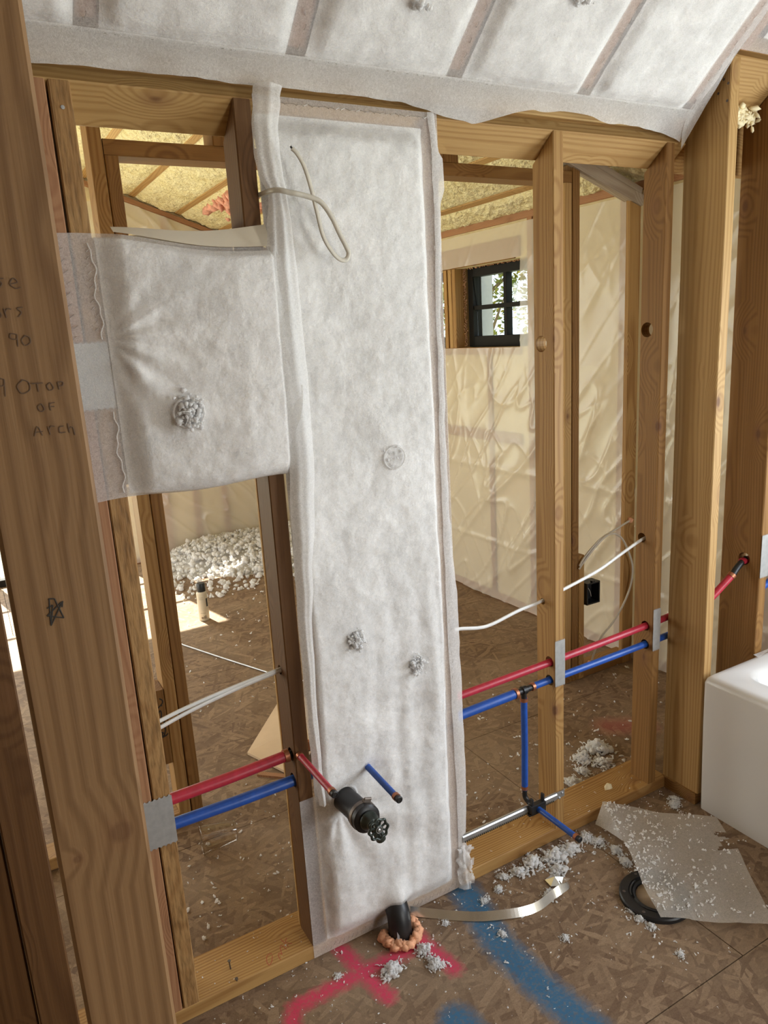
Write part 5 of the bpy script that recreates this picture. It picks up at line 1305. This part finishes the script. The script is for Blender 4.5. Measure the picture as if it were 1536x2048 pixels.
for i, (x, y, r, lab) in enumerate(CL):
    o = bpy.data.objects.new('fluff_clump', CM[i % 5]); 
    mw = Matrix.Translation((x, y, 0.0)) @ Matrix.Rotation(i*2.4, 4, 'Z') @ Matrix.Diagonal((r*1.05, r*0.95, r*0.9, 1))
    link(o, None, mw); tag(o, lab, 'insulation fluff', 'loose white fluff clumps on the floor')
# crumbs
mb = MB(); rr = random.Random(55)
def crumb(x, y, z, r):
    k = rr.choice((1, 1, 2, 3))
    for j in range(k): mb.blob((x+rr.gauss(0, r), y+rr.gauss(0, r), z+r*.5), r*rr.uniform(.5, 1), jit=.4, sq=(rr.uniform(1, 2.4), 1, .7), rnd=rr)
for i in range(620):
    x = rr.uniform(0.2, 1.88); y = 1.535-abs(rr.gauss(0, 0.28))
    if y < 0.75 or math.hypot(x-FC[0], y-FC[1]) < 0.11: continue
    crumb(x, y, 0.0, rr.choice((.0007, .0009, .0012, .0012, .0016, .002, .003)))
for cx, cy, r, _ in CL:
    for k in range(10): crumb(cx+rr.gauss(0, r*1.1), cy+rr.gauss(0, r*0.9) if cy > 1.7 else min(1.53, cy+rr.gauss(0, r*.9)), 0, rr.choice((.001, .0014, .002, .0032)))
for i in range(420): crumb(rr.uniform(0.3, 2.5), 1.70+abs(rr.gauss(0, 0.35)), 0, rr.choice((.0015, .0022, .003, .005)))
for i in range(120): crumb(rr.uniform(0.28, 1.88), rr.uniform(1.545, 1.67), 0.04, rr.choice((.0008, .0012, .0018)))
for i in range(140): crumb(rr.uniform(0.7, 2.2), rr.uniform(3.0, 4.6), 0, rr.choice((.003, .004, .006)))
mb.build('fluff_crumbs', M['fluff'], None, loc=(0, 0, 0), kind='stuff', label='tiny white insulation crumbs scattered over the floor boards', cat='debris')
# heap against the far wall
mb = MB(); rr = random.Random(66)
def heapz(x, y):
    y0 = max(4.55, 5.04-0.58*(x-1.07))
    f = max(0, min(1, (y-y0)/0.40))*max(0, min(1, (x-1.0)/0.4))
    return 0.135*(f**0.8)
mb.grid(50, 40, lambda u, v: Vector((1.0+1.5*u, 4.45+1.15*v, max(-0.01, heapz(1.0+1.5*u, 4.45+1.15*v)*(0.8+0.5*fbm(u, v, 0, 6))-0.012))))
for i in range(3200):
    x = rr.uniform(1.02, 2.4); y = 4.45+1.1*rr.random(); z = heapz(x, y)*0.9
    if z < 0.005 and rr.random() > 0.25: continue
    mb.blob((x, y, max(0.006, z+rr.uniform(-.02, .016))), rr.choice((.005, .007, .010, .014, .020)), jit=.5, rnd=rr)
mb.build('insulation_heap', M['fluff'], None, smooth=True, kind='stuff', label='long heap of white insulation fluff along the far wall', cat='insulation heap')

# ---- trees outside the small windows
def tree(x, y, h, label, seed, R_=1.3, n=1500):
    t = empty('tree', (x, y, -0.8), label=label, cat='tree', group=None); rr = random.Random(seed)
    tr = MB(); tr.tube([(x, y, -0.8), (x+.05, y, h*.4), (x, y+.1, h*.9)], [0.12, 0.08, 0.03], 8)
    for i in range(14):
        a = rr.uniform(0, 6.28); z = h*rr.uniform(.3, .85); e = Vector((math.cos(a)*R_*.8, math.sin(a)*R_*.8, rr.uniform(0, .6)))
        tr.tube([Vector((x, y, z)), Vector((x, y, z))+e*.5, Vector((x, y, z))+e], [0.03, 0.018, 0.006], 5)
    tr.build('trunk', M['bark'], t, smooth=True)
    lf = MB()
    for i in range(n):
        a = rr.uniform(0, 6.28); q = R_*math.sqrt(rr.random()); zz = h*.75+rr.gauss(0, .17)*h
        c = Vector((x+q*math.cos(a), y+q*math.sin(a), zz)); d1 = Vector((rr.gauss(0, 1), rr.gauss(0, 1), rr.gauss(0, 1))).normalized(); d2 = d1.orthogonal().normalized(); s_ = rr.uniform(.024, .05)
        lf.add([c-d1*s_, c+d2*s_*.5, c+d1*s_, c-d2*s_*.5], [(0, 1, 2, 3)])
    lf.build('foliage', M['leaf'], t, kind='stuff')
tree(5.7, 7.45, 3.2, 'yellow green leafy tree outside the four pane window', 1, 0.62, 4200)
tree(5.9, 9.3, 3.4, 'leafy tree outside the half hidden window beside the panel', 2, 0.95, 7000)
